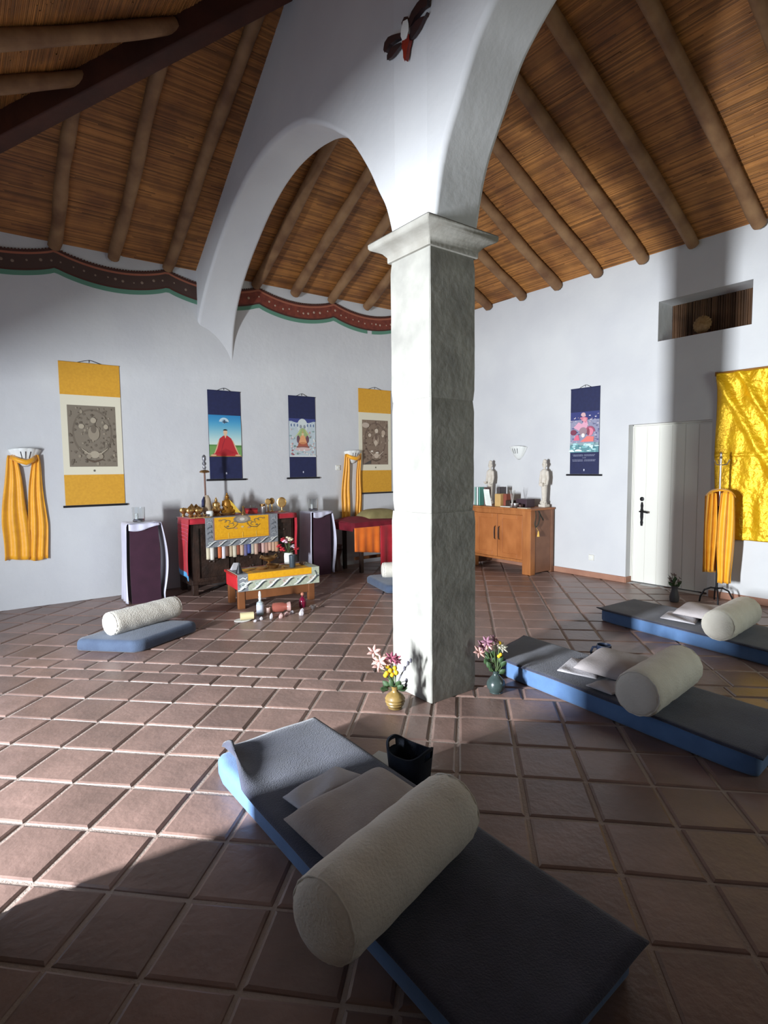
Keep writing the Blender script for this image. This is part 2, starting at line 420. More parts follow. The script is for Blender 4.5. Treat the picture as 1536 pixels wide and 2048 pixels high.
# painted scalloped frieze on the altar wall
def frieze(name, x0, x1, dark):
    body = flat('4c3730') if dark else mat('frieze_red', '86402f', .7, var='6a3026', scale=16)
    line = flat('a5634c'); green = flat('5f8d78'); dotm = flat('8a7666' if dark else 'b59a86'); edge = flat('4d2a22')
    b = MB()
    def zt(x):
        fr = ((x-.905)/1.08) % 1.0
        return 3.548 - .104*(sin(pi*fr)**.75)
    def band(o0, o1, y, mi, gap=None):
        b.m(mi); n = 80
        for i in range(n):
            xa, xc = x0+(x1-x0)*i/n, x0+(x1-x0)*(i+1)/n
            if gap and gap[0] < xa < gap[1]: continue
            za, zc2 = zt(xa), zt(xc)
            b._add([(xa,y,za+o0),(xc,y,zc2+o0),(xc,y,zc2+o1),(xa,y,za+o1),(xa,Y1,za+o0),(xc,Y1,zc2+o0),(xc,Y1,zc2+o1),(xa,Y1,za+o1)], [(0,1,2,3),(4,5,1,0),(3,2,6,7)])
    band(0, -.19, Y1-.010, 0); band(-.19, -.235, Y1-.006, 2, None if dark else (4.68, 4.76))
    band(-.020, -.040, Y1-.013, 1); band(.004, -.012, Y1-.013, 4); band(-.172, -.19, Y1-.012, 4)
    b.m(3); x = x0+.05; rnd = random.Random(5)
    while x < x1-.05:
        r = rnd.uniform(.009, .016); zc2 = zt(x)-.105+rnd.uniform(-.012, .012)
        b.lathe([(r,0),(r*.6,.004)], n=8, M=frame((x, Y1-.010, zc2), (1,0,0), (0,0,1), (0,-1,0)))
        x += rnd.uniform(.07, .14)
    b.m(4); n = int((x1-x0)/.028)
    for i in range(n):
        x = x0+(i+.5)*(x1-x0)/n; b.box((x-.006, Y1-.016, zt(x)-.008), (x+.006, Y1, zt(x)+.012))
    struct(b.build(name, [body, line, green, dotm, edge], smooth=False))
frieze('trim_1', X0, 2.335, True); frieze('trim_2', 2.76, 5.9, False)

# door in the right wall, gold cloth, niche
def make_door():
    y0, y1 = DOOR[0]+.012, DOOR[1]-.012; xd = X1+.105
    b = MB(); b.box((xd, y0, .012), (xd+.045, y1, 1.785))
    for a, c in ((y0, y0+.012), (y1-.012, y1)): b.box((xd-.006, a, .012), (xd, c, 1.785))
    n = 6
    for i in range(n):
        a = y0+.015+(y1-y0-.03)*i/n; c = y0+.015+(y1-y0-.03)*(i+1)/n; b.box((xd-.004, a+.003, .012), (xd, c-.003, 1.77))
    d = b.build('door_1', PLAIN, bevel=.002); struct(d)
    b = MB(); ye = DOOR[1]-.012
    b.box((xd-.012, DOOR[0], 1.786), (xd+.05, DOOR[1], 1.80)); b.box((xd-.012, DOOR[1]-.011, 0), (xd+.05, DOOR[1], 1.80)); b.box((xd-.012, DOOR[0], 0), (xd+.05, DOOR[0]+.011, 1.80))
    b.box((xd-.016, DOOR[0]-.03, 0), (xd+.06, DOOR[0], 1.80))
    b.build('door_frame', PLAIN, d, bevel=.002)
    yh = 3.365
    b = MB(); pl = [(.012,.60),(.018,.64),(.014,.66),(.019,.70),(.019,.78),(.014,.80),(.018,.83),(.010,.87)]
    b.loft([[(xd-.004, yh-w_, z+.06), (xd-.004, yh+w_, z+.06), (xd-.011, yh+w_*.7, z+.06), (xd-.011, yh-w_*.7, z+.06)] for w_, z in pl]); b.build('handle_plate', IRON, d)
    b = MB(); b.tube([(xd-.008, yh, .825), (xd-.05, yh, .825), (xd-.055, yh-.02, .828), (xd-.055, yh-.07, .822), (xd-.055, yh-.095, .818)], [.009,.009,.010,.011,.012], 10); b.build('lever_handle', IRON, d)
    b = MB(); b.lathe([(.024,0),(.024,.006),(.014,.010)], M=frame((xd-.004, yh, .965), (0,1,0), (0,0,1), (-1,0,0))); b.build('lock_rosette', IRON, d)
make_door()
def make_niche():
    xb_ = X1+.30; b = MB(); rnd = random.Random(2); y = NICHE[0]-.0
    b.m(0)
    while y < NICHE[1]:
        r = rnd.uniform(.009, .013); b.tube([(xb_+rnd.uniform(-.004,.004), y, NICHE[2]), (xb_+rnd.uniform(-.004,.004), y+rnd.uniform(-.003,.003), NICHE[3])], r, 8); y += r*2
    b.m(1); b.box((xb_+.004, NICHE[0], NICHE[2]), (X1+.355, NICHE[1], NICHE[3]))
    o = b.build('trim_3', [mat('dark_reed', '6a4a30', .7, var='50351f', scale=5, island=.3), REEDBACK]); struct(o)
    t = thing('shell_ornament', 'round golden shell ornament on a small base in the reed-backed wall niche', 'ornament', (X1+.17, 2.80, NICHE[2]))
    b = MB(); c = Vector((X1+.16, 2.80, NICHE[2]+.125)); n = 40
    R = []
    for k in range(7):
        s_ = k/6; R.append([c+Vector((.035*(1-s_*s_)*-1+.0, s_*(.092+.006*sin(17*2*pi*j/n))*cos(2*pi*j/n), s_*(.088+.006*sin(17*2*pi*j/n))*sin(2*pi*j/n))) for j in range(n)])
    R[0] = [c+Vector((-.036, .004*cos(2*pi*j/n), .004*sin(2*pi*j/n))) for j in range(n)]
    b.loft(R); b.build('shell', mat('dull_gold_shell', 'a8875a', .5, .3, var='8c6c42', scale=14, bump=.4, bscale=30), t)
    b = MB(); b.box((X1+.12, 2.73, NICHE[2]+.001), (X1+.22, 2.87, NICHE[2]+.035)); b.build('base', TABLEWOOD, t, bevel=.004)
make_niche()
def make_goldcloth():
    t = thing('gold_curtain', 'shiny gold brocade cloth hung on a rod over the right wall', 'curtain', (X1-.04, 1.9, .61))
    rnd = random.Random(9); ph = [(rnd.uniform(2,9), rnd.uniform(0,6), rnd.uniform(-.6,.6)) for _ in range(9)]
    y0, y1, z0, z1 = 2.545, 1.15, .612, 2.235
    def fn(u, v):
        y = y0+(y1-y0)*u; z = z1+(z0-z1)*v
        d = .010*sum(sin(a*(u*2.2+c*v*2.0)*3+p) for a, p, c in ph)/3
        dg = u*1.6 - v; d += .034*math.exp(-((dg+.02)/.05)**2) + .028*math.exp(-((dg-.22)/.04)**2)
        d += .009*abs(sin(u*19+2*v))*(.4+v*.6)
        for cr in (.49,): d += .010*math.exp(-((v-cr)/.006)**2)
        return (X1-.020-max(d+.012, .0), y+.012*sin(v*5)*(1-u)*.6, z-.02*sin(pi*u*3)*0)
    b = MB(); b.grid(fn, 110, 130); b.build('cloth', GOLDFOIL, t, ang=180, solid=.002)
    b = MB(); b.tube([(X1-.03, y0+.03, z1+.006), (X1-.03, y1, z1+.006)], .010, 8)
    b.tube([(X1-.03, y0+.02, z1+.02), (X1-.03, y0+.02, z1-.02)], .014, 8); b.build('curtain_rod', mat('ochre_rod', '8a5a1c', .5), t)
make_goldcloth()
# ------------------------------------------------------------------ hanging scrolls
class Draw:
    """Flat painted shapes on a plane, layered half a millimetre apart, one mesh."""
    def __init__(s, M, w, h): s.M = M; s.w = w; s.h = h; s.b = MB(); s.mats = []; s.layer = 0
    def mi(s, h):
        q = flat(h) if isinstance(h, str) else h
        if q not in s.mats: s.mats.append(q)
        return s.mats.index(q)
    def poly(s, pts, c):
        s.b.m(s.mi(c)); s.layer += 1; z = min(.0004*s.layer, .004) + .00003*s.layer
        s.b.ngon([s.M @ Vector((p[0]*s.w, p[1]*s.h, z)) for p in pts])
    def rect(s, x0, y0, x1, y1, c): s.poly([(x0,y0),(x1,y0),(x1,y1),(x0,y1)], c)
    def ell(s, x, y, rx, ry, c, n=18, a0=0, a1=2*pi):
        s.poly([(x+rx*cos(a0+(a1-a0)*i/n), y+ry*sin(a0+(a1-a0)*i/n)) for i in range(n if a1-a0 > 6.2 else n+1)], c)
    def stroke(s, pts, wd, c):
        L_, R_ = [], []
        for i, p in enumerate(pts):
            a, d = Vector(pts[max(i-1,0)]), Vector(pts[min(i+1,len(pts)-1)]); t = (d-a); t = Vector((t.x*s.w, t.y*s.h)).normalized()
            k = wd*(.25+.75*sin(pi*(i+.4)/(len(pts)-.2)))
            L_.append((p[0]-t.y*k/s.w, p[1]+t.x*k/s.h)); R_.append((p[0]+t.y*k/s.w, p[1]-t.x*k/s.h))
        s.b.m(s.mi(c)); s.layer += 1; z = min(.0004*s.layer, .004) + .00003*s.layer
        n = len(L_); s.b._add([s.M @ Vector((p[0]*s.w, p[1]*s.h, z)) for p in L_+R_], [(i, i+1, n+i+1, n+i) for i in range(n-1)])
    def build(s, name, parent): return s.b.build(name, s.mats, parent, smooth=False)
def art_monk(D):
    sky = ['2f84b8','3f92bf','5aa4c4','7db6c8','9cc6cc','b9d3d0','cfdcd2']
    for i in range(28):
        t = i/27*6; k = min(int(t), 5); f_ = t-k
        c = ''.join('%02x' % round(int(sky[k][j:j+2], 16)*(1-f_)+int(sky[k+1][j:j+2], 16)*f_) for j in (0, 2, 4))
        D.rect(0, 1-.72*(i+1)/28, 1, 1-.72*i/28, c)
    D.rect(0, 0, 1, .28, '6f9a54'); D.rect(0, .25, .3, .29, '5c8a48'); D.rect(.75, .23, 1, .27, '4f7c40')
    D.ell(.47, .84, .15, .10, 'b9d2dc', a0=0, a1=pi); D.ell(.47, .85, .07, .05, '8fb0c4'); D.ell(.48, .845, .03, .045, '4a5260'); D.ell(.5, .835, .09, .016, '2c4a60')
    D.poly([(.06,.03),(.16,.10),(.24,.30),(.32,.44),(.44,.51),(.56,.51),(.68,.44),(.76,.30),(.86,.10),(.96,.03),(.5,.0)], 'b5282e')
    D.poly([(.2,.08),(.5,.2),(.82,.09),(.5,.03)], 'a52028')
    D.stroke([(.5,.46),(.42,.3),(.36,.12)], .006, '96202a'); D.stroke([(.3,.4),(.22,.2),(.15,.07)], .008, 'd8a886'); D.stroke([(.72,.4),(.82,.2),(.9,.06)], .008, 'd8a886')
    D.poly([(.46,.53),(.5,.44),(.54,.53)], 'e0b48e'); D.ell(.5, .585, .065, .07, 'd9b596'); D.ell(.5, .63, .07, .035, '2a2422', a0=0, a1=pi)
    D.ell(.12, .035, .09, .02, 'd9a888'); D.ell(.88, .035, .09, .02, 'd9a888'); D.rect(0, 0, 1, .015, 'a07038')
def art_assembly(D):
    rnd = random.Random(3); D.rect(0, 0, 1, 1, 'b9c4c8'); D.ell(.5, 1, .5, .12, '3d4484', a0=pi, a1=2*pi); D.rect(0, .93, .33, 1, '3b437f'); D.rect(.67, .93, 1, 1, '3b437f')
    D.ell(.5, .8, .2, .2, 'cbd2cf')
    for k in range(6):
        x = (.08, .19, .31, .69, .81, .92)[k]; D.ell(x, .83, .055, .06, 'd4dade'); D.ell(x, .825, .03, .045, '6a7c98')
    D.ell(.43, .79, .04, .05, '8d9298'); D.ell(.57, .79, .04, .05, '8d9298')
    D.poly([(.3,.6),(.4,.72),(.5,.76),(.6,.72),(.7,.6),(.62,.5),(.38,.5)], '9cae76'); D.stroke([(.22,.52),(.36,.64),(.42,.7)], .006, 'c7d08c'); D.stroke([(.78,.52),(.66,.64),(.6,.7)], .006, 'c7d08c')
    D.ell(.33, .46, .06, .1, '6e4a52'); D.ell(.67, .46, .06, .1, '6e4a52')
    D.poly([(.34,.36),(.42,.54),(.47,.57),(.53,.57),(.58,.54),(.66,.36)], 'e0a070'); D.ell(.5, .60, .045, .045, 'd8c29a'); D.poly([(.46,.62),(.5,.72),(.54,.62)], 'b9a66a')
    D.poly([(.3,.27),(.7,.27),(.66,.37),(.34,.37)], 'a85a44'); D.ell(.5, .36, .12, .03, 'c88458'); D.rect(.26, .24, .74, .28, '8a5a52')
    D.ell(.5, .2, .3, .05, 'cfb4ae')
    cs = ['8fa8a4','7c9488','d8c4c0','a6b8bc','d9d4cc','c89a94','b0a0a4','6f8a80','dfe2de']
    for k in range(90):
        x = rnd.uniform(.03, .97); y = rnd.uniform(.04, .74)
        if .24 < x < .76 and .2 < y < .72: continue
        D.ell(x, y, rnd.uniform(.015,.045), rnd.uniform(.01,.03), rnd.choice(cs), 8)
    for x, y in ((.08,.08),(.13,.06),(.1,.17)): D.ell(x, y, .035, .02, 'a0505a', 8)
    D.rect(0, 0, 1, .03, 'd9dcda')
def art_mandala(D, seed, dark):
    rnd = random.Random(seed); base, c2, c3, c4 = (('7d7263','6d6254','938775','a89c88') if not dark else ('84705f','6f5b4e','9c8876','c4b29e'))
    D.rect(0, 0, 1, 1, base); D.ell(.5, .55, .42, .40, c2, 30); D.ell(.5, .56, .38, .36, base, 30)
    for k in range(150):
        x = rnd.uniform(.02,.98); y = rnd.uniform(.02,.98); rx = rnd.uniform(.008,.035)
        c = rnd.choice([c2, c3, base, c2, '5f5448' if not dark else '5c473c'])
        D.ell(x, y, rx, rx*rnd.uniform(.4,1), c, 7)
    D.ell(.52, .76, .06, .045, c4); D.ell(.27, .66, .06, .04, c4); D.ell(.78, .66, .05, .04, c4); D.ell(.52, .55, .12, .12, c3); D.ell(.52, .62, .06, .07, c2)
    D.poly([(.5,.4),(.42,.5),(.5,.56),(.58,.5)], c4 if dark else c3); D.ell(.52, .2, .1, .06, c4); D.ell(.4, .17, .05, .04, c3); D.ell(.65, .17, .05, .04, c3)
    D.stroke([(.25,.3),(.38,.22),(.52,.2),(.66,.22),(.8,.3)], .008, c4); D.stroke([(.34,.12),(.5,.08),(.68,.12)], .01, '5a4a3c')
    if dark:
        D.ell(.54,.76,.06,.05,'cbbba8'); D.ell(.8,.72,.08,.06,'b5a18d'); D.ell(.35,.3,.05,.02,'d8ccbb'); D.ell(.55,.27,.06,.015,'e0d5c5'); D.ell(.12,.88,.14,.06,'b9a797'); D.poly([(.0,.0),(.3,.1),(.3,.02)], '4f4a44')
def art_red(D):
    rnd = random.Random(12); D.rect(0, 0, 1, 1, '8f8fa6'); D.rect(0, .80, 1, 1, '343a72')
    for k in range(130):
        x = rnd.uniform(.02,.98); y = rnd.uniform(.2,.93); D.ell(x, y, rnd.uniform(.012,.05), rnd.uniform(.008,.02), rnd.choice(['c4b8c4','6a6c88','a89cae','d0c4cc','4a4a78','8a7c90']), 7)
    D.poly([(.12,.62),(.3,.75),(.42,.70),(.55,.85),(.62,.72),(.6,.55),(.45,.48)], 'd9a0b4'); D.poly([(.34,.86),(.5,.88),(.62,.84),(.56,.72),(.42,.78)], 'c9788c')
    D.ell(.46, .93, .08, .05, 'd0a8a8'); D.ell(.5, .80, .06, .05, 'd8949c'); D.ell(.7, .5, .17, .14, 'a2506a', a0=0, a1=pi); D.ell(.7, .5, .11, .1, 'd98094')
    D.ell(.12, .5, .11, .07, '7c3a50'); D.ell(.46, .52, .14, .1, '9a8088'); D.ell(.46, .42, .06, .05, 'f0e0d8')
    D.poly([(.12,.3),(.2,.42),(.3,.44),(.34,.3)], 'd96a82'); D.poly([(.36,.26),(.5,.34),(.6,.40),(.84,.38),(.82,.26)], 'e07a72'); D.ell(.64,.5,.05,.09,'8a4454')
    D.rect(0, 0, 1, .2, '5f8c92'); D.rect(0,.18,1,.24,'8ea0a4')
    for k in range(36):
        D.ell(rnd.uniform(.05,.95), rnd.uniform(.02,.22), rnd.uniform(.03,.09), rnd.uniform(.012,.03), rnd.choice(['a9d2d4','78aeb0','4c7c84','cfe2e2','87b4ba']), 9)
    D.ell(.3, .03, .13, .05, 'e4f0f0', a0=0, a1=pi); D.ell(.06, .02, .1, .05, 'dfeeee', a0=0, a1=pi)
def scroll(P, label, wd, zt, zb, kind, art, group):
    """P = frame on the wall: x across, y up, z out of the wall; zt, zb heights."""
    h = zt-zb; t = thing('hanging_scroll', label, 'scroll', P @ Vector((0, 0, 0)), group)
    mt = OCHRE if kind == 'ochre' else NAVY
    f = lambda x, y, z: P @ Vector((x, y, z))
    def slab(x0, x1, y0, y1, d0, d1, bld):
        c = [f(x, y, z) for z in (d0, d1) for x, y in ((x0,y0),(x1,y0),(x1,y1),(x0,y1))]
        bld._add(c, ((0,3,2,1),(4,5,6,7),(0,1,5,4),(1,2,6,5),(2,3,7,6),(3,0,4,7)))
    a = -wd/2
    if kind == 'ochre': cuts = (1-.222, .222); ins = .12
    else: cuts = (1-.270, .262); ins = 0
    b = MB(); slab(a, -a, h*cuts[0], h, .004, .008, b); b.build('upper_mount', mt, t)
    b = MB(); slab(a, -a, .012, h*cuts[1], .004, .008, b); b.build('lower_mount', mt, t)
    b = MB(); slab(a, -a, h*cuts[1], h*cuts[0], .004, .0075, b); b.build('backing_paper', PAPER if kind == 'ochre' else mt, t)
    if kind == 'ochre': y0, y1, x0, x1 = h*.278, h*.708, a+wd*.10, -a-wd*.10
    else: y0, y1, x0, x1 = h*cuts[1], h*cuts[0], a+wd*.005, -a-wd*.005
    D = Draw(P @ Matrix.Translation((x0, y0, .008)), x1-x0, y1-y0); art(D); D.build('painting', t)
    D = Draw(P @ Matrix.Translation((a, 0, .0085)), wd, h)
    if kind == 'ochre': D.ell(.5, .25, .02, .008, '6d675a', 8); D.rect(.485, .243, .515, .247, '6d675a')
    else:
        D.ell(.5, .075 if kind != 'text' else .06, .022, .011, 'c8c8d8', 8); D.rect(.48, (.062 if kind != 'text' else .045), .52, (.066 if kind != 'text' else .05), 'a8a8c0')
    if kind == 'text':
        D.build('emblem', t)
        rnd = random.Random(8)
        for yy, xa, xc in ((.232,.10,.88),(.219,.12,.86),(.197,.44,.56),(.174,.08,.90),(.160,.09,.88)):
            D = Draw(P @ Matrix.Translation((a, 0, .0085)), wd, h)
            for half in ((xa, .47), (.51, xc)) if xc-xa > .3 else ((xa, xc),):
                x = half[0]
                while x < half[1]:
                    l_ = rnd.uniform(.02, .05); D.rect(x, yy, min(x+l_, half[1]), yy+.005, '9a9cb4'); x += l_+.012
            D.build('text_line', t)
    else: D.build('emblem', t)
    b = MB(); over = .022 if kind == 'ochre' else .045
    b.tube([f(a-over, .0, .012), f(-a+over, .0, .012)], .011, 10); b.build('bottom_roller', BLACK, t)
    b = MB(); b.tube([f(a, h, .008), f(-a, h, .008)], .006, 8); b.build('top_rod', mt, t)
    b = MB(); b.tube([f(-wd*.22, h, .008), f(-wd*.08, h+.026, .006), f(0, h+.036, .005), f(.02, h+.034, .005), f(wd*.22, h, .008)], .0028, 6)
    b.tube([f(0, h+.036, .005), f(-.002, h+.012, .006)], .0025, 6); b.build('hanging_cord', IRON, t)
def PB(x, z): return frame((x, Y1, z), (1,0,0), (0,0,1), (0,-1,0))
def PR(y, z): return frame((X1, y, z), (0,-1,0), (0,0,1), (-1,0,0))
OG, NG = 'ochre mounted scrolls on the altar wall', 'navy mounted scrolls'
scroll(PB(1.165, .985), 'tall ochre scroll with a grey brown painting, left of the chest', .565, 2.445, .985, 'ochre', lambda D: art_mandala(D, 1, False), OG)
scroll(PB(2.59, 1.225), 'navy scroll showing a seated figure in a red robe', .40, 2.27, 1.225, 'navy', art_monk, NG)
scroll(PB(3.63, 1.225), 'narrow navy scroll with a pale crowded painting around an orange robed figure', .39, 2.275, 1.225, 'navy', art_assembly, NG)
scroll(PB(4.80, .99), 'tall ochre scroll with a sepia oval painting, half behind the pillar', .565, 2.445, .99, 'ochre', lambda D: art_mandala(D, 6, True), OG)
scroll(PR(4.045, 1.235), 'navy scroll with a pink and red painting and rows of text, beside the door', .395, 2.275, 1.235, 'text', art_red, NG)

# stork ornament above the pillar
def make_stork():
    t = thing('stork_ornament', 'black and white ceramic stork with a red bill on the arch wall', 'wall ornament', (PX, 2.53, 3.57))
    def rel(pts, name, m_, th=.016, par=None):
        b = MB(); n = len(pts); A = [(PX-th, y, z) for y, z in pts]; B_ = [(PX+.004, y, z) for y, z in pts]
        b._add(A+B_, [tuple(range(n))] + [(i, (i+1) % n, n+(i+1) % n, n+i) for i in range(n)]); return b.build(name, m_, par or t, bevel=.003)
    DK = mat('dark_glazed_feather', '2b2527', .4, var='3a2425', scale=30); RB = mat('red_glaze', '8c2a1c', .4, var='6f1e16', scale=20)
    def off(l, dy=0, dz=0): return [(y+dy, z+dz) for y, z in l]
    rel([(2.505,3.745),(2.475,3.775),(2.43,3.79),(2.385,3.79),(2.352,3.765),(2.355,3.735),(2.40,3.745),(2.455,3.735),(2.49,3.71)], 'wing_feathers', DK, .020)
    rel(off([(2.49,3.72),(2.45,3.725),(2.41,3.72),(2.375,3.705),(2.36,3.72),(2.40,3.695),(2.43,3.675),(2.475,3.66),(2.505,3.665)], .0, -.010), 'wing_feathers', DK, .014)
    rel([(2.555,3.715),(2.60,3.735),(2.65,3.755),(2.685,3.765),(2.715,3.755),(2.725,3.725),(2.715,3.705),(2.67,3.725),(2.62,3.715),(2.56,3.70)], 'wing_feathers', DK, .020)
    rel(off([(2.575,3.69),(2.62,3.705),(2.665,3.71),(2.70,3.695),(2.70,3.67),(2.66,3.665),(2.61,3.675),(2.575,3.68)], .0, -.012), 'wing_feathers', DK, .014)
    rel([(2.505,3.75),(2.54,3.76),(2.555,3.735),(2.56,3.70),(2.545,3.67),(2.515,3.665),(2.498,3.69),(2.498,3.72)], 'body', CERAMIC, .026)
    rel([(2.515,3.775),(2.545,3.79),(2.565,3.775),(2.56,3.752),(2.53,3.745),(2.508,3.755)], 'tail', DK, .015)
    rel([(2.50,3.675),(2.525,3.685),(2.555,3.675),(2.56,3.645),(2.548,3.62),(2.546,3.585),(2.535,3.562),(2.525,3.585),(2.515,3.62),(2.50,3.645)], 'bill', RB, .02)
make_stork()

# shell wall lamps with scarves
def sconce(P, label):
    t = thing('shell_wall_lamp', label, 'wall lamp', P.translation, 'white shell wall lamps')
    W, H = .135, .165
    def pt(u, v, k=1.0):
        a = pi*(1-u); r = (v**.55)*(1+.05*abs(sin(u*pi*5.5))*v)*k
        return P @ Vector((W*r*cos(a), H*v+ .018*sin(u*pi)*v, .002+.10*r*sin(a)))
    b = MB(); b.grid(lambda u, v: pt(u, .02+.98*v), 66, 14); b.build('shell_shade', CERAMIC, t, ang=30, solid=.004, offset=-1)
    for u in (.40, .50, .60):
        b = MB(); b.grid(lambda p, q: pt(u+(p-.5)*.016+(u-.5)*.06*q, .46+.36*q, 1.04), 2, 4); b.build('light_slot', mat('slot_shadow', '2c2a30', .9), t, solid=.003)
sconce(PB(.555, 1.39), 'white shell wall lamp carrying the yellow scarf at far left')
sconce(PB(4.40, 1.405), 'white shell wall lamp with a yellow scarf beside the sepia scroll')
sconce(PR(5.045, 1.435), 'bare white shell wall lamp above the pine sideboard')
def tail(b, P, x0, w0, x1, w1, z0, z1, ph, out=.03, nf=5):
    def fn(u, v):
        w_ = w0+(w1-w0)*min(1, v*1.5)**.7; x = x0+(x1-x0)*v + (u-.5)*w_
        d = out + .013*sin(u*pi*nf+ph+v*1.5)*(.5+.5*v) + .02*(1-v)**3
        return P @ Vector((x+.006*sin(v*9+ph), z0+(z1-z0)*v + .008*sin(u*7+ph)*v, d))
    b.grid(fn, 26, 26)
def scarf(P, label, tails, yoke):
    b = MB()
    for k, q in enumerate(tails): tail(b, P, *q, ph=k*1.7)
    b.tube([P @ Vector(p) for p in yoke], [.022,.024,.026,.024,.022][:len(yoke)], 8)
    return tag(b.build('silk_scarf', YELLOWSILK, ang=180, solid=.0035), label, 'scarf', 'yellow silk scarves')
scarf(PB(.555, .47), 'yellow silk scarf hanging from the far left shell lamp', [(-.115,.06,-.105,.23,1.035,.02), (.085,.05,.065,.17,1.04,.0)], [(-.115,1.02,.035),(-.06,.985,.08),(0,.965,.10),(.05,.985,.085),(.09,1.02,.035)])
scarf(PB(4.40, .64), 'bright yellow silk scarf hanging from the lamp by the sepia scroll', [(-.115,.06,-.135,.155,.90,.0), (.095,.05,.075,.11,.91,.02)], [(-.115,.885,.035),(-.06,.85,.08),(0,.835,.10),(.05,.85,.085),(.10,.89,.035)])
def plate(P, label, w_, h_, name='light_switch'):
    t = thing(name, label, 'switch' if name == 'light_switch' else 'socket', P.translation)
    b = MB(); c = [P @ Vector(p) for p in ((-w_,0,0),(w_,0,0),(w_,2*h_,0),(-w_,2*h_,0),(-w_*.95,.003,.012),(w_*.95,.003,.012),(w_*.95,2*h_-.003,.012),(-w_*.95,2*h_-.003,.012))]
    b._add(c, ((0,3,2,1),(4,5,6,7),(0,1,5,4),(1,2,6,5),(2,3,7,6),(3,0,4,7))); b.build('cover_plate', PLAIN, t, bevel=.002)
    b = MB(); b.lathe([(w_*.5,.011),(w_*.5,.015),(w_*.4,.016)], n=16, M=P @ Matrix.Translation((0, h_, 0))); b.build('rocker', CERAMIC, t)
plate(PB(4.165, 1.32), 'small white switch plate left of the second shell lamp', .035, .035)
plate(PR(3.925, .205), 'white wall socket low on the right wall near the door', .035, .035, 'wall_socket')

# ------------------------------------------------------------------ pedestals with scarves and glasses
def pedestal(cx, cy, wd, h, rot, lab, lab2, lab3, gx):
    M = RZ((cx, cy, 0), rot)
    b = MB(); hw = wd/2; R = []
    for k in range(9):
        v = k/8; z = h*v; f_ = 1+.05*(1-v); R.append([M @ Vector((x*f_+.004*sin(6*v+x*30), y*f_, z)) for x, y in ((-hw,-.13),(-hw*.4,-.135),(hw*.4,-.135),(hw,-.13),(hw,.13),(hw*.4,.13),(-hw*.4,.13),(-hw,.13))])
    b.loft(R); tag(b.build('draped_pedestal', MAROON, ang=50), lab, 'pedestal', 'maroon draped pedestals')
    b = MB()
    def fn(u, v):
        L_ = h*1.0; tot = 2*L_+wd+.06; s_ = u*tot; e = hw+.03
        y = -.155+.30*v
        fl = .02*sin(v*8+s_*3)
        if s_ < L_: q = s_/L_; return M @ Vector((-e-.012*(1-q)-abs(fl)*(1-q)*.8, y*(.92+.1*(1-q)), .012+(h)*q))
        if s_ > L_+wd+.06: q = (tot-s_)/L_; return M @ Vector((e+.045*sin(pi*min(1,(1-q)*1.1))+abs(fl)*(1-q)*.8, y*(.92+.1*(1-q)), .012+(h)*q))
        q = (s_-L_)/(wd+.06); return M @ Vector((-e+2*e*q, y, h+.014+.004*sin(q*9+v*7)))
    b.grid(fn, 60, 10)
    b.grid(lambda u, v: M @ Vector((-hw*1.08+2.16*hw*u, -.157-.004*sin(u*17), h+.012-(.05+.025*sin(u*pi*1.3+.6))*v)), 20, 4)
    tag(b.build('white_scarf', WHITESILK, ang=180, solid=.003), lab2, 'scarf', 'white silk scarves over pedestals')
    t = thing('glass_candle_holder', lab3, 'candle holder', M @ Vector((gx, 0, h+.019)), 'glass candle holders on pedestals')
    z0 = h+.0205; c = M @ Vector((gx, 0, 0))
    b = MB(); b.lathe([(.052,z0),(.060,z0+.008),(.063,z0+.15),(.060,z0+.15),(.056,z0+.014),(.001,z0+.012)], c=(c.x, c.y, 0), n=28, cap=False); b.lathe([(.052,z0),(.001,z0)], c=(c.x,c.y,0), n=28, cap=False); b.build('glass', GLASS, t)
    b = MB(); b.lathe([(.052,z0+.0135),(.052,z0+.028),(.0,z0+.028)], c=(c.x,c.y,0), n=24); b.build('sand', mat('dark_sand','5a5560',.9), t)
    b = MB(); b.lathe([(.016,z0+.028),(.016,z0+.085),(.003,z0+.088)], c=(c.x-.02,c.y,0), n=16); b.build('candle', CERAMIC, t)
pedestal(1.505, 6.17, .275, .80, -.05, 'maroon draped pedestal with white scarf left of the altar chest', 'white silk scarf laid over the pedestal left of the chest', 'square-cut clear glass candle holder on the left pedestal', -.02)
pedestal(3.66, 6.31, .255, .79, .05, 'maroon draped pedestal with white scarf right of the altar chest', 'white silk scarf laid over the pedestal right of the chest', 'clear glass candle holder on the pedestal right of the chest', -.04)

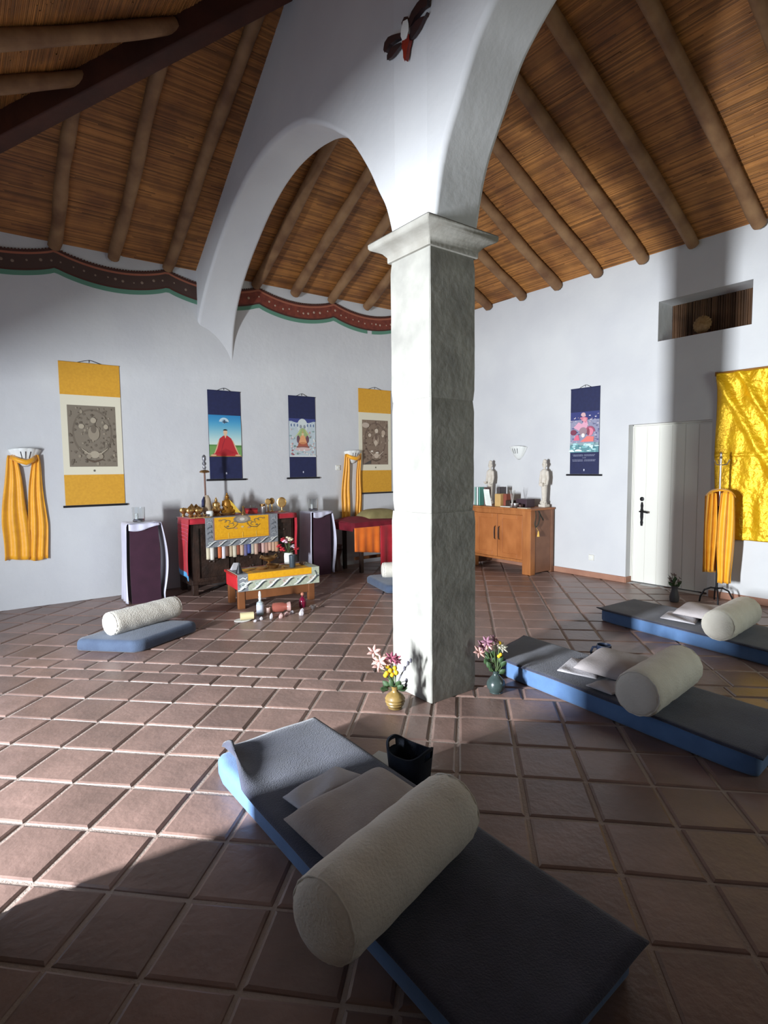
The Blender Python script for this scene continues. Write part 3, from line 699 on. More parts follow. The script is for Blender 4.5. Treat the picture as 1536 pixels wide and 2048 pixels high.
# ------------------------------------------------------------------ altar chest, its cloths and offerings
CH = (1.965, 3.19, 6.02, 6.45, .82)
def make_chest():
    x0, x1, y0, y1, h = CH
    t = thing('altar_chest', 'dark carved wooden chest serving as the main altar', 'chest', ((x0+x1)/2, (y0+y1)/2, 0))
    b = MB(); b.box((x0,y0+.02,.10), (x1,y1,h-.03)); b.build('body', DARKWOOD, t, bevel=.004)
    b = MB(); b.box((x0-.012,y0-.012,h-.03), (x1+.012,y1+.005,h)); b.build('top', DARKWOOD, t, bevel=.005)
    for k in range(3):
        a = x0+.03+(x1-x0-.06)*k/3; c = x0+.03+(x1-x0-.06)*(k+1)/3
        b = MB()
        for lo, hi in (((a+.01,y0,.14),(a+.05,y0+.02,h-.06)),((c-.05,y0,.14),(c-.01,y0+.02,h-.06)),((a+.05,y0,.14),(c-.05,y0+.02,.18)),((a+.05,y0,h-.10),(c-.05,y0+.02,h-.06))): b.box(lo, hi)
        rnd = random.Random(k)
        for q in range(10): b.sphere((rnd.uniform(a+.08,c-.08), y0+.018, rnd.uniform(.24,h-.16)), .016, 8, 5, (1,.4,1))
        b.build('front_panel', DARKWOOD, t, bevel=.003)
    for x in (x0, x1-.06):
        for y in (y0, y1-.06):
            b = MB(); b.box((x,y,0),(x+.06,y+.06,.11)); b.build('leg', DARKWOOD, t, bevel=.003)
make_chest()
def make_runner():
    x0, x1, y0, y1, h = CH
    t = thing('red_altar_cloth', 'red cloth laid over the altar chest, hanging down its sides', 'cloth', ((x0+x1)/2, (y0+y1)/2, h))
    b = MB(); z = h+.004
    def fn(u, v): return (x0-.022+(x1-x0+.044)*u, y0-.02+(y1-y0)*v, z+.001*sin(u*20))
    b.grid(fn, 20, 6)
    b.grid(lambda u, v: (x0-.022+(x1-x0+.044)*u, y0-.022, z-.055*v+.0*u), 20, 2)
    b.grid(lambda u, v: (x1+.024+.006*sin(v*6), y0-.02+(y1-y0)*u, z-.5*v), 6, 10)
    b.build('top_cloth', RED, t, ang=180, solid=.003)
    b = MB(); b.grid(lambda u, v: (x0-.026-.03*sin(pi*v*.6)*(.6+.4*cos(u*9)), y0-.03+(y1-y0-.05)*u, z-(.60-.06*u)*v), 14, 20); b.build('side_drop', RED, t, ang=180, solid=.003)
    b = MB(); b.grid(lambda u, v: (x0-.026-.03*sin(pi*.6)*(.6+.4*cos(u*9)), y0-.03+(y1-y0-.05)*u, z-(.60-.06*u)-.055*v), 14, 3); b.build('blue_hem', flat('5aa4d8'), t, ang=180, solid=.003)
    b = MB()
    for k in range(5): b.grid(lambda u, v: (x0-.032-.03*sin(pi*(.08+.07*k)*.6)*(.6+.4*cos(u*9)), y0-.03+(y1-y0-.05)*u, z-(.60-.06*u)*(.10+.07*k)-.008*v), 14, 1)
    b.build('woven_stripes', flat('c8536a'), t, ang=180, solid=.002)
make_runner()
def swirls(D, n, y0, y1, rnd, big=False):
    for k in range(n):
        x = (k+.5)/n; c = rnd.choice(['e4e2dc','d8d6cf','f0eee8'])
        pts = [(x+.5/n*1.1*(t*1.7-.9), y0+(y1-y0)*(.5+.42*sin(t*3.2-1.6))) for t in [i/10 for i in range(11)]]
        D.stroke(pts, .006 if not big else .010, c)
        pts = [(x+.5/n*(t*1.6-.5), y0+(y1-y0)*(.42+.36*sin(t*3.2-1.4))) for t in [i/10 for i in range(11)]]
        D.stroke(pts, .005 if not big else .008, '3c4244')
        pts = [(x-.12/n+.24/n*cos(a)*(1-a/9), y0+(y1-y0)*(.6+.22*sin(a)*(1-a/9))) for a in [i*.6 for i in range(11)]]
        D.stroke(pts, .003 if not big else .005, rnd.choice(['f2efe6','b9c4bc','c9a9a0']))
GREYBRO = mat('grey_brocade', '8b8d90', .6, var='74777c', scale=40, bump=.1, bscale=80)
PALEBRO = mat('pale_green_brocade', 'b9bca6', .6, var='a2a794', scale=40, bump=.1, bscale=80)
YELBRO = mat('yellow_brocade', 'e6a81a', .55, var='d99a10', scale=30, bump=.1, bscale=60)
def make_brocade():
    x0, x1, zt, zb, y = 2.105, 2.955, .828, .505, 5.975
    t = thing('brocade_altar_cloth', 'yellow brocade cloth with grey border and ribbon fringe on the chest front', 'altar cloth', ((x0+x1)/2, y, zb))
    b = MB(); b.box((x0,y,zb),(x1,y+.004,zt)); b.box((x0,y,zt-.002),(x1,6.11,zt+.004)); b.build('border', GREYBRO, t, bevel=.001)
    P = frame((x0, y, zb), (1,0,0), (0,0,1), (0,-1,0)); rnd = random.Random(4); W, H = x1-x0, zt-zb
    D = Draw(P, W, H)
    D.rect(.10, .24, .88, 1.0, '8a6a62'); D.rect(.118, .255, .862, 1.0, YELBRO)
    D.ell(.49, .90, .12, .14, '7d7264'); D.ell(.49, .90, .085, .10, '9a8f80'); D.ell(.49, .9, .035, .05, 'c9c2b8')
    for s_ in (-1, 1):
        for k in range(4):
            pts = [(.49+s_*(.10+.05*k+.035*cos(a)), .78-.05*k*(1 if k < 2 else -.6)+.05*sin(a)) for a in [i*.5 for i in range(10)]]
            D.stroke(pts, .0045, '7a6a48')
        D.stroke([(.49+s_*.06,.74),(.49+s_*.12,.62),(.49+s_*.2,.60),(.49+s_*.25,.70)], .005, '6e5a3a'); D.ell(.49+s_*.09, .6, .02, .03, 'b98a5a'); D.ell(.49+s_*.2, .68, .018, .03, '7a6a48'); D.ell(.49+s_*.30,.9,.02,.03,'a87a30')
    D.ell(.49, .64, .02, .03, 'c9b48a'); D.rect(.118, .30, .862, .315, 'c98a18')
    for x in (.3, .49, .68): D.rect(x-.004, .26, x+.004, .46, 'e8c050')
    D2 = Draw(P @ Matrix.Translation((0, 0, .001)), W, H); swirls(D2, 7, .02, .23, rnd)
    for s_ in (.05, .93):
        for k in range(4): D2.stroke([(s_-.03, .3+.17*k),(s_, .36+.17*k),(s_+.03, .34+.17*k),(s_+.02, .42+.17*k)], .006, rnd.choice(['62666c','a6a8aa','55595f']))
    D.build('yellow_panel', t); D2.build('wave_embroidery', t)
    cols = ['cfc3a8','d8d2c8','3a3230','c0643c','dad4da','6a4a3c','b8a68c','c6bba6','8a4a34','bca08a','6c6688','46508c','b4ac9c','c4a08c','5a3434','c8a49a','b48a7a','c49c86','c8a288','b8886a']
    n = len(cols)
    for k in range(n):
        a = x0+W*k/n; c = x0+W*(k+1)/n
        b = MB(); b.grid(lambda u, v: (a+(c-a)*u*1.05, y-.003-.010*sin(u*pi)*(.4+.6*v)-.002*(k % 2), zb+.004-(.125+.012*sin(k*2.1)-.02*k/n)*v), 4, 4)
        b.build('fringe_ribbon', flat(cols[k]), t, ang=180, solid=.002)
make_brocade()
ZC = CH[4]+.0135
def seated(b, c, h, rot=0):
    x, y, z = c
    b.lathe([(.30*h,0),(.32*h,.05*h),(.28*h,.12*h),(.26*h,.2*h),(.20*h,.30*h),(.20*h,.45*h),(.19*h,.58*h),(.12*h,.66*h),(.06*h,.69*h),(.06*h,.72*h)], c=c, n=20, sq=.8)
    b.sphere((x, y, z+.79*h), .095*h, 14, 10, (1,1,1.15)); b.sphere((x, y, z+.92*h), .045*h, 10, 6, (1,1,1.3))
    for s_ in (-1, 1):
        b.tube([(x+s_*.19*h,y,z+.58*h),(x+s_*.25*h,y-.04*h,z+.38*h),(x+s_*.10*h,y-.2*h,z+.24*h)], [.06*h,.055*h,.045*h], 8)
        b.sphere((x+s_*.22*h, y-.10*h, z+.10*h), .13*h, 10, 6, (1.2,1.0,.7)); b.tube([(x+s_*.095*h,y,z+.76*h),(x+s_*.10*h,y,z+.70*h)], .02*h, 6)
def make_altar_items():
    t = thing('buddha_statue', 'seated golden statue in a yellow robe on the altar chest', 'statue', (2.46, 6.24, ZC))
    b = MB(); seated(b, (2.46,6.24,ZC+.02), .235); b.build('figure', mat('dull_gilt', 'a8762a', .45, .5, var='805414', scale=20), t)
    b = MB(); b.lathe([(.085,0),(.09,.01),(.08,.024)], c=(2.46,6.24,ZC), n=20); b.build('lotus_base', BRASS, t)
    b = MB(); b.grid(lambda u, v: (2.475+.115*u*(.3+.7*v), 6.215-.035*u+.03*sin(u*5)*v, ZC+.175-.155*v-.05*u*(1-v)), 14, 10)
    b.build('robe', mat('yellow_robe', 'c9a83c', .7, var='b08c28', scale=25), t, ang=180, solid=.003)
    t = thing('small_statue', 'small gilt seated figure left of the yellow robed statue', 'statue', (2.315, 6.2, ZC))
    b = MB(); seated(b, (2.315,6.2,ZC+.05), .16); b.build('figure', GOLD, t)
    b = MB(); b.lathe([(.055,0),(.05,.012),(.036,.03),(.045,.052)], c=(2.315,6.2,ZC), n=20); b.build('pedestal', BRASS, t)
    # offering group
    for k, (x, y, hh, lb) in enumerate(((2.03,6.22,.125,'leftmost flame shaped gold offering on the chest'), (2.075,6.30,.14,'gold flame offering at the back of the left group'), (2.12,6.2,.115,'gold flame offering nearest the tied staff'), (2.15,6.375,.13,'gold flame offering half behind the tied staff'), (1.99,6.32,.10,'shortest gold flame offering in the back corner of the chest'))):
        t = thing('gold_offering', lb, 'offering', (x, y, ZC), 'gold flame offerings')
        b = MB(); b.lathe([(.026,0),(.03,.006),(.016,.014),(.016,.03),(.040,.05),(.046,.07),(.034,.095),(.012,hh-.01),(.002,hh)], c=(x,y,ZC), n=16, sq=.5); b.build('flame', GOLD, t)
        b = MB(); b.lathe([(.034,0),(.034,.005),(.02,.010)], c=(x,y,ZC), n=16); b.build('foot', BRASS, t)
    for k, (x, lb) in enumerate(((1.985,'first gold offering bowl along the left front of the chest'),(2.035,'second gold offering bowl along the left front of the chest'),(2.085,'third gold offering bowl along the left front of the chest'),(2.135,'gold offering bowl closest to the brocade cloth'))):
        b = MB(); b.lathe([(.012,0),(.014,.004),(.012,.008),(.020,.024),(.022,.032),(.019,.031),(.012,.014),(.001,.012)], c=(x,6.085-.006*k,ZC), n=16, cap=False); b.lathe([(.012,0),(.001,0)], c=(x,6.085-.006*k,ZC), n=16, cap=False)
        tag(b.build('offering_bowl', GOLD), lb, 'bowl', 'small gold offering bowls')
    b = MB(); b.lathe([(.030,0),(.036,.02),(.040,.045),(.034,.06),(.026,.05),(.001,.02)], c=(2.215,6.13,ZC), n=18); tag(b.build('white_bowl', CERAMIC), 'small white bowl at the foot of the tied staff', 'bowl')
    b = MB()
    for k in range(18): b.sphere((1.962+.0125*k, 6.005, ZC+.004), .0075, 8, 5)
    b.tube([(1.955,6.005,ZC+.004),(2.19,6.005,ZC+.004)], .003, 6)
    tag(b.build('bead_strand', GOLD), 'row of small gold beads along the front left edge of the chest', 'beads')
    # staff
    t = thing('ritual_staff', 'tall ritual staff with gold crosspiece leaning against the navy scroll', 'staff', (2.235, 6.30, ZC))
    b = MB(); b.tube([(2.235,6.30,ZC),(2.232,6.30,1.31)], .010, 10); b.build('pole', mat('staff_wood','6a4636',.6), t)
    b = MB(); b.lathe([(.002,0),(.055,.012),(.058,.02),(.04,.035),(.012,.04)], c=(2.232,6.30,1.305), n=20, sq=.6); b.build('crosspiece', BRASS, t)
    b = MB(); z = 1.345; b.lathe([(.012,0),(.012,.01),(.02,.02),(.02,.035),(.012,.04),(.012,.05),(.022,.062),(.022,.08),(.013,.086),(.013,.10),(.021,.115),(.021,.15),(.010,.165),(.002,.17)], c=(2.232,6.30,z), n=16); b.build('finial', mat('black_and_silver','3c3a40',.35,.6,var='9a9aa0',scale=26), t)
    b = MB(); b.lathe([(.018,0),(.04,-.04),(.048,-.1),(.055,-.17),(.05,-.21),(.002,-.21)], c=(2.245,6.29,1.06), n=14, sq=.7); b.build('tied_cloth', mat('buff_cloth','b7a58d',.9,var='a3917a',scale=15), t)
    b = MB(); b.tube([(2.205,6.27,1.05),(2.19,6.26,1.0),(2.187,6.26,.93)], [.004,.016,.014], 8); b.build('tassel', NAVY, t)
    # bell, box, cups, mirrors
    t = thing('hand_bell', 'small brass bell with tall handle behind the brocade cloth', 'bell', (2.575, 6.06, ZC))
    b = MB(); b.lathe([(.030,0),(.028,.012),(.020,.03),(.016,.042),(.005,.046)], c=(2.575,6.06,ZC), n=18); b.build('bell_body', BRASS, t)
    b = MB(); b.lathe([(.006,.044),(.011,.055),(.006,.064),(.010,.075),(.014,.088),(.008,.1),(.001,.104)], c=(2.575,6.06,ZC), n=14); b.build('bell_handle', GOLD, t)
    t = thing('red_box', 'small red lidded box at the middle of the altar chest', 'box', (2.73, 6.2, ZC))
    b = MB(); b.box((2.67,6.15,ZC),(2.79,6.25,ZC+.045)); b.build('box_body', REDWOOD, t, bevel=.003)
    b = MB(); b.box((2.667,6.147,ZC+.046),(2.793,6.253,ZC+.062)); b.build('lid', DARKRED, t, bevel=.003)
    for x, y, r, hh, lb, m_ in ((2.85,6.13,.038,.075,'plain silver cup between the red box and the gold mirrors',SILVER),(2.80,6.30,.036,.085,'clear glass tumbler behind the red box',GLASS),(2.90,6.25,.034,.10,'copper coloured cup behind the silver cup',BRASS)):
        b = MB(); b.lathe([(r*.7,0),(r*.85,.01),(r,hh),(r*.93,hh),(r*.78,.012),(.001,.010)], c=(x,y,ZC), n=20, cap=False); b.lathe([(r*.7,0),(.001,0)], c=(x,y,ZC), n=20, cap=False); tag(b.build('cup', m_), lb, 'cup')
    for x, y, r, zc_, lb in ((2.955,6.22,.034,.125,'smaller gold disc mirror, left of the three on the chest'),(3.02,6.25,.034,.13,'middle gold disc mirror of the three on the chest'),(3.095,6.14,.055,.115,'largest gold disc mirror at the right of the chest')):
        t = thing('disc_mirror', lb, 'mirror', (x, y, ZC), 'gold disc mirrors')
        b = MB(); b.lathe([(r*.9,0),(r*.95,.006),(r*.5,.014),(.008,.022),(.008,zc_-r)], c=(x,y,ZC), n=20); b.build('stand', GOLD, t)
        b = MB(); b.lathe([(r*.8,-.006),(r,-.003),(r,.004),(r*.82,.007),(r*.78,.004)], n=28, M=frame((x,y,ZC+zc_), (.9,-.43,0), (0,0,1), (-.43,-.9,0)) @ Matrix.Diagonal((1,1.15,1,1))); b.build('disc', GOLD, t)
make_altar_items()

# ------------------------------------------------------------------ low offering table
LT = RZ((2.52, 5.27, 0), -.105)
def make_lowtable():
    t = thing('low_table', 'low wooden offering table with red painted ends', 'table', (2.52, 5.27, 0))
    b = MB(); b.box((-.42,-.18,.315),(.42,.22,.338), LT); b.build('tabletop', REDWOOD, t, bevel=.003)
    b = MB(); b.box((-.405,-.165,.19),(-.385,.20,.315), LT); b.build('end_apron', mat('bright_red_panel','c3262c',.55), t, bevel=.002)
    b = MB(); b.box((.385,-.165,.19),(.405,.20,.315), LT); b.build('end_apron', mat('bright_red_panel','c3262c',.55), t, bevel=.002)
    b = MB(); b.box((-.385,-.165,.085),(.385,-.145,.315), LT); b.box((-.385,.18,.16),(.385,.20,.315), LT); b.build('side_apron', TABLEWOOD, t, bevel=.002)
    for x in (-.395, .335):
        for y in (-.172, .15):
            b = MB(); b.box((x,y,0),(x+.065,y+.05,.315), LT); b.build('leg', TABLEWOOD, t, bevel=.003)
    c = thing('brocade_table_cloth', 'yellow brocade cloth with wave border over the low table', 'table cloth', LT @ Vector((0, -.18, .18)))
    b = MB(); b.box((-.405,-.19,.339),(.445,.15,.343), LT); b.box((-.405,-.194,.175),(.445,-.190,.343), LT); b.build('border', PALEBRO, c)
    rnd = random.Random(5); P = LT @ frame((-.405,-.194,.175), (1,0,0), (0,0,1), (0,-1,0))
    D = Draw(P, .85, .168); D.rect(0, 0, .12, 1, GREYBRO); D.rect(.12, .62, .90, 1, YELBRO); D.rect(.12,.585,.90,.62,'b5806a'); swirls(D, 6, .04, .58, rnd, True)
    for k in range(3): D.stroke([(.02,.2+.25*k),(.06,.3+.25*k),(.09,.22+.25*k),(.11,.32+.25*k)], .006, 'e0e0dc')
    D.stroke([(.93,.2),(.97,.5),(.94,.8)], .008, '5a5f5c'); D.build('wave_border', c)
    P = LT @ frame((-.405,-.19,.343), (1,0,0), (0,1,0), (0,0,1))
    D = Draw(P, .85, .34); D.rect(.12, 0, .88, .85, YELBRO); D.rect(.0, 0, .12, 1, GREYBRO); D.rect(.20,.08,.80,.75,'b98a3a'); D.ell(.5,.42,.2,.25,'a3793a'); swirls(D, 5, .86, .99, rnd); D.build('yellow_panel', c)
make_lowtable()
ZT = .3475
def onLT(x, y, z=ZT): return LT @ Vector((x, y, z))
def cup_at(p, prof, m_, name, lab, cat, n=20):
    b = MB(); b.lathe(prof, c=p, n=n); return tag(b.build(name, m_), lab, cat)
def make_table_items():
    p = onLT(-.365,-.12)
    t = thing('incense_bottle', 'black conical bottle with a thin stick at the left end of the low table', 'incense holder', p)
    b = MB(); b.lathe([(.033,0),(.032,.01),(.016,.06),(.008,.085),(.007,.10)], c=p, n=18); b.build('bottle', BLACK, t)
    b = MB(); b.tube([p+Vector((0,0,.098)), p+Vector((.004,0,.175))], .0022, 6); b.build('incense_stick', IRON, t)
    p = onLT(-.34,.08); b = MB(); b._add([p+Vector(q) for q in ((-.05,-.02,0),(.05,-.02,0),(.05,.03,0),(-.05,.03,0),(-.02,.005,.07),(.045,.005,.065))], ((0,1,5,4),(2,3,4,5),(0,4,3),(1,2,5),(0,3,2,1)))
    tag(b.build('folded_card', WHITECOT, smooth=False), 'small white folded card on the left end of the low table', 'card')
    p = onLT(.02,.12); t = thing('incense_burner', 'footed brass burner at the back of the low table', 'burner', p)
    b = MB(); b.lathe([(.035,0),(.03,.012),(.014,.03),(.016,.042),(.06,.06),(.075,.085),(.07,.095),(.055,.08),(.001,.07)], c=p, n=24); b.build('bowl', BRASS, t)
    for s_ in (-1,1):
        b = MB(); b.tube([p+Vector((s_*.065,0,.075)),p+Vector((s_*.095,0,.09)),p+Vector((s_*.085,0,.115)),p+Vector((s_*.06,0,.10))], .006, 8); b.build('handle', GOLD, t)
    p = onLT(0,-.06); cup_at(p, [(.03,0),(.045,.006),(.062,.035),(.066,.04),(.060,.038),(.042,.014),(.001,.012)], BRASS, 'brass_bowl', 'shallow dark brass bowl in the middle of the low table', 'bowl')
    p = onLT(-.11,-.02); cup_at(p, [(.05,0),(.058,.008),(.06,.014),(.052,.010),(.001,.008)], GOLD, 'gold_dish', 'flat gold dish left of the brass bowl on the low table', 'dish')
    p = onLT(.09,-.11); cup_at(p, [(.018,0),(.022,.01),(.012,.02),(.001,.022)], GOLD, 'gold_tea_light', 'tiny gold tea light right of the brass bowl', 'candle')
    p = onLT(.185,-.115); t = thing('dark_tumbler', 'dark slate tumbler in front of the white vase', 'tumbler', p)
    b = MB(); b.lathe([(.028,0),(.030,.004),(.033,.125),(.029,.125),(.026,.012),(.001,.010)], c=p, n=22); b.build('tumbler', mat('dark_slate','39434a',.35), t)
    p = onLT(.23,.10); t = thing('white_vase', 'white ceramic vase with red and pink flowers on the low table', 'vase', p)
    b = MB(); b.lathe([(.042,0),(.048,.008),(.05,.09),(.046,.118),(.034,.122),(.034,.11),(.040,.09),(.038,.012),(.001,.01)], c=p, n=24, sq=.75); b.build('vase', CERAMIC, t)
    p2 = p+Vector((0,0,.10)); bq = thing('flower_bunch', 'bunch of red and white flowers in the white vase', 'flowers', p2)
    rnd = random.Random(21)
    for k in range(11):
        a = rnd.uniform(0, 2*pi); r = rnd.uniform(.04, .13); q = p2+Vector((r*cos(a)*1.15, r*sin(a)*.5, rnd.uniform(.06,.17)))
        b = MB(); b.tube([p2+Vector((rnd.uniform(-.015,.015),0,-.07)), p2+Vector((0,0,.02)), q], .0022, 5); b.build('stem', STEM, bq)
        b = MB(); c = ['a81c2e','d8c8d0','b4202f','e0b8c8','d9cfae','a01828'][k % 6]
        for i in range(5):
            an = i*2*pi/5+k; b.sphere(q+Vector((.017*cos(an),.014*sin(an)-.002,.012*sin(an*2))), .017, 8, 5, (1,1,.6))
        b.build('flower', flat(c), bq)
    for k in range(6):
        a = k*1.1; b = MB(); b.grid(lambda u, v: p2+Vector((cos(a)*.07*v+ .02*(u-.5)*sin(pi*v)*sin(a)*-1, sin(a)*.04*v+.03*(u-.5)*sin(pi*v), .01+.05*v-.04*v*v)), 2, 5); b.build('leaf', LEAF, bq, ang=180, solid=.001)
    p = onLT(.33,-.03); b = MB(); b.sphere(p+Vector((0,0,.02)), .034, 9, 6, (1.1,.9,.62)); tag(b.build('brown_stone', mat('brown_stone','7a6258',.8,var='63504a',scale=12), ang=20), 'rough brown stone at the right end of the low table', 'stone')
make_table_items()

# objects on the floor in front of the low table
def make_floor_items():
    p = Vector((2.195, 4.845, 0)); t = thing('small_bottle', 'small clear labelled bottle with a white stopper in front of the low table', 'bottle', p)
    b = MB(); b.lathe([(.031,0),(.034,.004),(.034,.10),(.030,.115),(.013,.125),(.011,.14),(.0,.14)], c=p, n=22); b.build('bottle_body', mat('pale_bottle','aab4b8',.15,var='9aa6aa',scale=10), t)
    b = MB(); b.lathe([(.0347,.018),(.0347,.095)], c=p, n=22, cap=False); b.build('bottle_label', flat('c4c8d6'), t)
    b = MB(); b.lathe([(.011,.139),(.014,.15),(.011,.165),(.014,.18),(.010,.215),(.002,.222)], c=p, n=14); b.build('stopper', CERAMIC, t)
    a = Vector((1.955,4.735,.044)); c = Vector((2.065,4.70,.044))
    b = MB(); b.lathe([(.075,.0),(.085,.006),(.085,.010),(.001,.008)], c=(1.985,4.74,0), n=24, sq=.7); tag(b.build('white_dish', CERAMIC), 'flat white dish under the cream candle roll', 'dish')
    t = thing('candle_roll', 'cream hollow candle roll lying on the white dish', 'candle', (2.01,4.72,.01))
    d = (c-a).normalized(); sd = d.cross(Vector((0,0,1))); M = frame(a, sd, sd.cross(d)*-1, d); L_ = (c-a).length
    b = MB(); b.lathe([(.033,0),(.033,L_),(.026,L_),(.026,L_-.03),(.001,L_-.03)], n=22, M=M); b.build('roll', mat('cream_wax','cfc094',.6), t)
    b = MB(); b.lathe([(.0258,L_-.029),(.001,L_-.028)], n=22, M=M); b.build('dark_core', BLACK, t)
    PINK = mat('pink_glass','d98a80',.15,trans=.6); 
    t = thing('pink_jar', 'pink glass jar lying on its side among the crystals', 'jar', (2.37,4.80,0))
    M = frame((2.31,4.835,.047), (0,0,1), Vector((.94,-.34,0)).cross(Vector((0,0,1))), (.94,-.34,0))
    b = MB(); b.lathe([(.02,0),(.04,.006),(.045,.03),(.045,.10),(.035,.12),(.034,.14)], n=22, M=M); b.build('jar_body', mat('rose_glass','b86a5c',.2,trans=.35), t)
    b = MB(); b.lathe([(.036,.138),(.042,.15),(.046,.17),(.040,.172),(.03,.15)], n=22, M=M); b.build('jar_neck', mat('pale_rose_glass','dcb4ac',.15,trans=.4), t)
    p = Vector((2.275,4.85,0)); t = thing('votive_light', 'small glowing pale votive beside the labelled bottle', 'candle', p)
    b = MB(); b.lathe([(.022,0),(.025,.05),(.022,.052),(.001,.045)], c=p, n=16); b.build('holder', mat('frosted_pink','e8c8bc',.4), t)
    p = Vector((2.64,4.845,0)); t = thing('red_bottle', 'small dark red bottle with amber stopper near the table leg', 'bottle', p)
    b = MB(); b.lathe([(.030,0),(.034,.01),(.036,.05),(.028,.085),(.012,.10),(.011,.112)], c=p, n=20); b.build('bottle_body', mat('wine_glass','7a1634',.12,var='5a0f26',scale=8), t)
    b = MB(); b.sphere(p+Vector((0,0,.128)), .018, 12, 8); b.build('stopper', mat('amber','b0705a',.3), t)
    p = Vector((2.675,4.70,0)); b = MB(); b.lathe([(.016,0),(.026,.02),(.030,.04),(.026,.038),(.001,.012)], c=p, n=16); tag(b.build('small_bowl', SILVER), 'small silvery bowl at the right end of the floor offerings', 'bowl')
    rnd = random.Random(31)
    spots = [((2.115,4.66),'clear crystal nearest the candle roll'),((2.21,4.65),'pale crystal standing in front of the labelled bottle'),((2.285,4.61),'pink crystal left of centre among the floor offerings'),((2.37,4.66),'low pink crystal right under the pink jar'),((2.48,4.58),'white crystal cluster nearest the pillar side'),((2.44,4.69),'round white pebble beside the neck of the pink jar'),((2.53,4.66),'grey white crystal by the small silvery bowl'),((2.05,4.64),'tiny white pebble in front of the white dish')]
    for k, ((x, y), lb) in enumerate(spots):
        b = MB(); n = 6; hh = (.03,.05,.045,.035,.05,.028,.04,.02)[k]; r = (.018,.016,.02,.022,.026,.02,.022,.016)[k]
        R = [[Vector((x+r*f_*cos(2*pi*j/n+k)+dx, y+r*f_*sin(2*pi*j/n+k), z)) for j in range(n)] for f_, z, dx in ((.8,0,0),(1,hh*.35,.002),(.75,hh*.75,.005),(.15,hh,.008))]
        b.loft(R); tag(b.build('crystal', mat(['quartz','rose_quartz'][k in (2,3)], ['d9d3d6','d8b0aa'][k in (2,3)], .15, trans=.3), smooth=False), lb, 'crystal', 'crystals on the floor before the low table')
make_floor_items()

# ------------------------------------------------------------------ massage bench and stool behind
def make_bench():
    t = thing('padded_bench', 'padded bench covered with red cloth against the altar wall', 'bench', (4.5, 6.15, 0))
    b = MB(); b.box((4.07,5.93,.56),(5.1,6.4,.64)); b.build('padded_top', mat('bench_pad','5a3226',.7), t, bevel=.02)
    for x in (4.10, 5.05):
        for y in (5.95, 6.34):
            b = MB(); b.box((x,y,0),(x+.045,y+.045,.56)); b.build('leg', DARKWOOD, t, bevel=.003)
    b = MB(); b.box((4.14,6.13,.14),(5.08,6.16,.18)); b.build('stretcher', TABLEWOOD, t)
    t2 = thing('red_bench_cover', 'dark red cloth thrown over the padded bench', 'cloth', (4.5,6.1,.65))
    b = MB(); b.grid(lambda u, v: (3.955+1.16*u, 5.90+.5*v, .65+.03*sin(pi*u*1.2)*sin(pi*v)+.045*math.exp(-((u-.25)/.18)**2)*v), 24, 10)
    b.grid(lambda u, v: (3.955+1.16*u, 5.90-.006*sin(u*40)*v, .65-.07*v), 40, 3)
    b.grid(lambda u, v: (3.952-.006*sin(v*9), 5.90+.5*u, .65-.10*v), 10, 3); b.build('top_cover', DARKRED, t2, ang=180, solid=.004)
    b = MB(); b.grid(lambda u, v: (4.37+.74*u, 5.888-.014*sin(u*26)*(.3+v), .60-.55*v), 40, 14); b.build('red_drop', RED, t2, ang=180, solid=.004)
    b = MB(); b.grid(lambda u, v: (3.965+.40*u, 5.888-.007*sin(u*22)*(.3+v), .595-(.30+.05*u)*v), 26, 12)
    tag(b.build('orange_cloth', ORANGE, ang=180, solid=.004), 'orange cloth hanging from the corner of the red covered bench', 'cloth')
    b = MB(); b.grid(lambda u, v: (4.28+.55*u, 6.02+.36*v, .655+.14*(max(0, 1-(2*u-1)**4)*max(0, 1-(2*v-1)**4))**.6+.03*u*0), 24, 16); b.box((4.33,6.06,.652),(4.78,6.34,.665))
    tag(b.build('olive_cushion', mat('olive_cotton','8f8358',.95,var='80754c',scale=10), ang=180), 'olive cushion on the red covered bench beside the pillar', 'cushion')
    t = thing('small_stool', 'small dark wooden drum stool between pedestal and bench', 'stool', (3.965,6.33,0))
    b = MB(); b.lathe([(.09,.0),(.09,.02),(.06,.10),(.055,.17),(.09,.28)], c=(3.965,6.33,0), n=22); b.build('turned_base', mat('reddish_dark_wood','4a2a24',.5), t)
    b = MB(); b.lathe([(.08,.28),(.09,.29),(.09,.33),(.08,.338)], c=(3.965,6.33,0), n=22); b.build('seat', mat('reddish_dark_wood','4a2a24',.5), t)
make_bench()

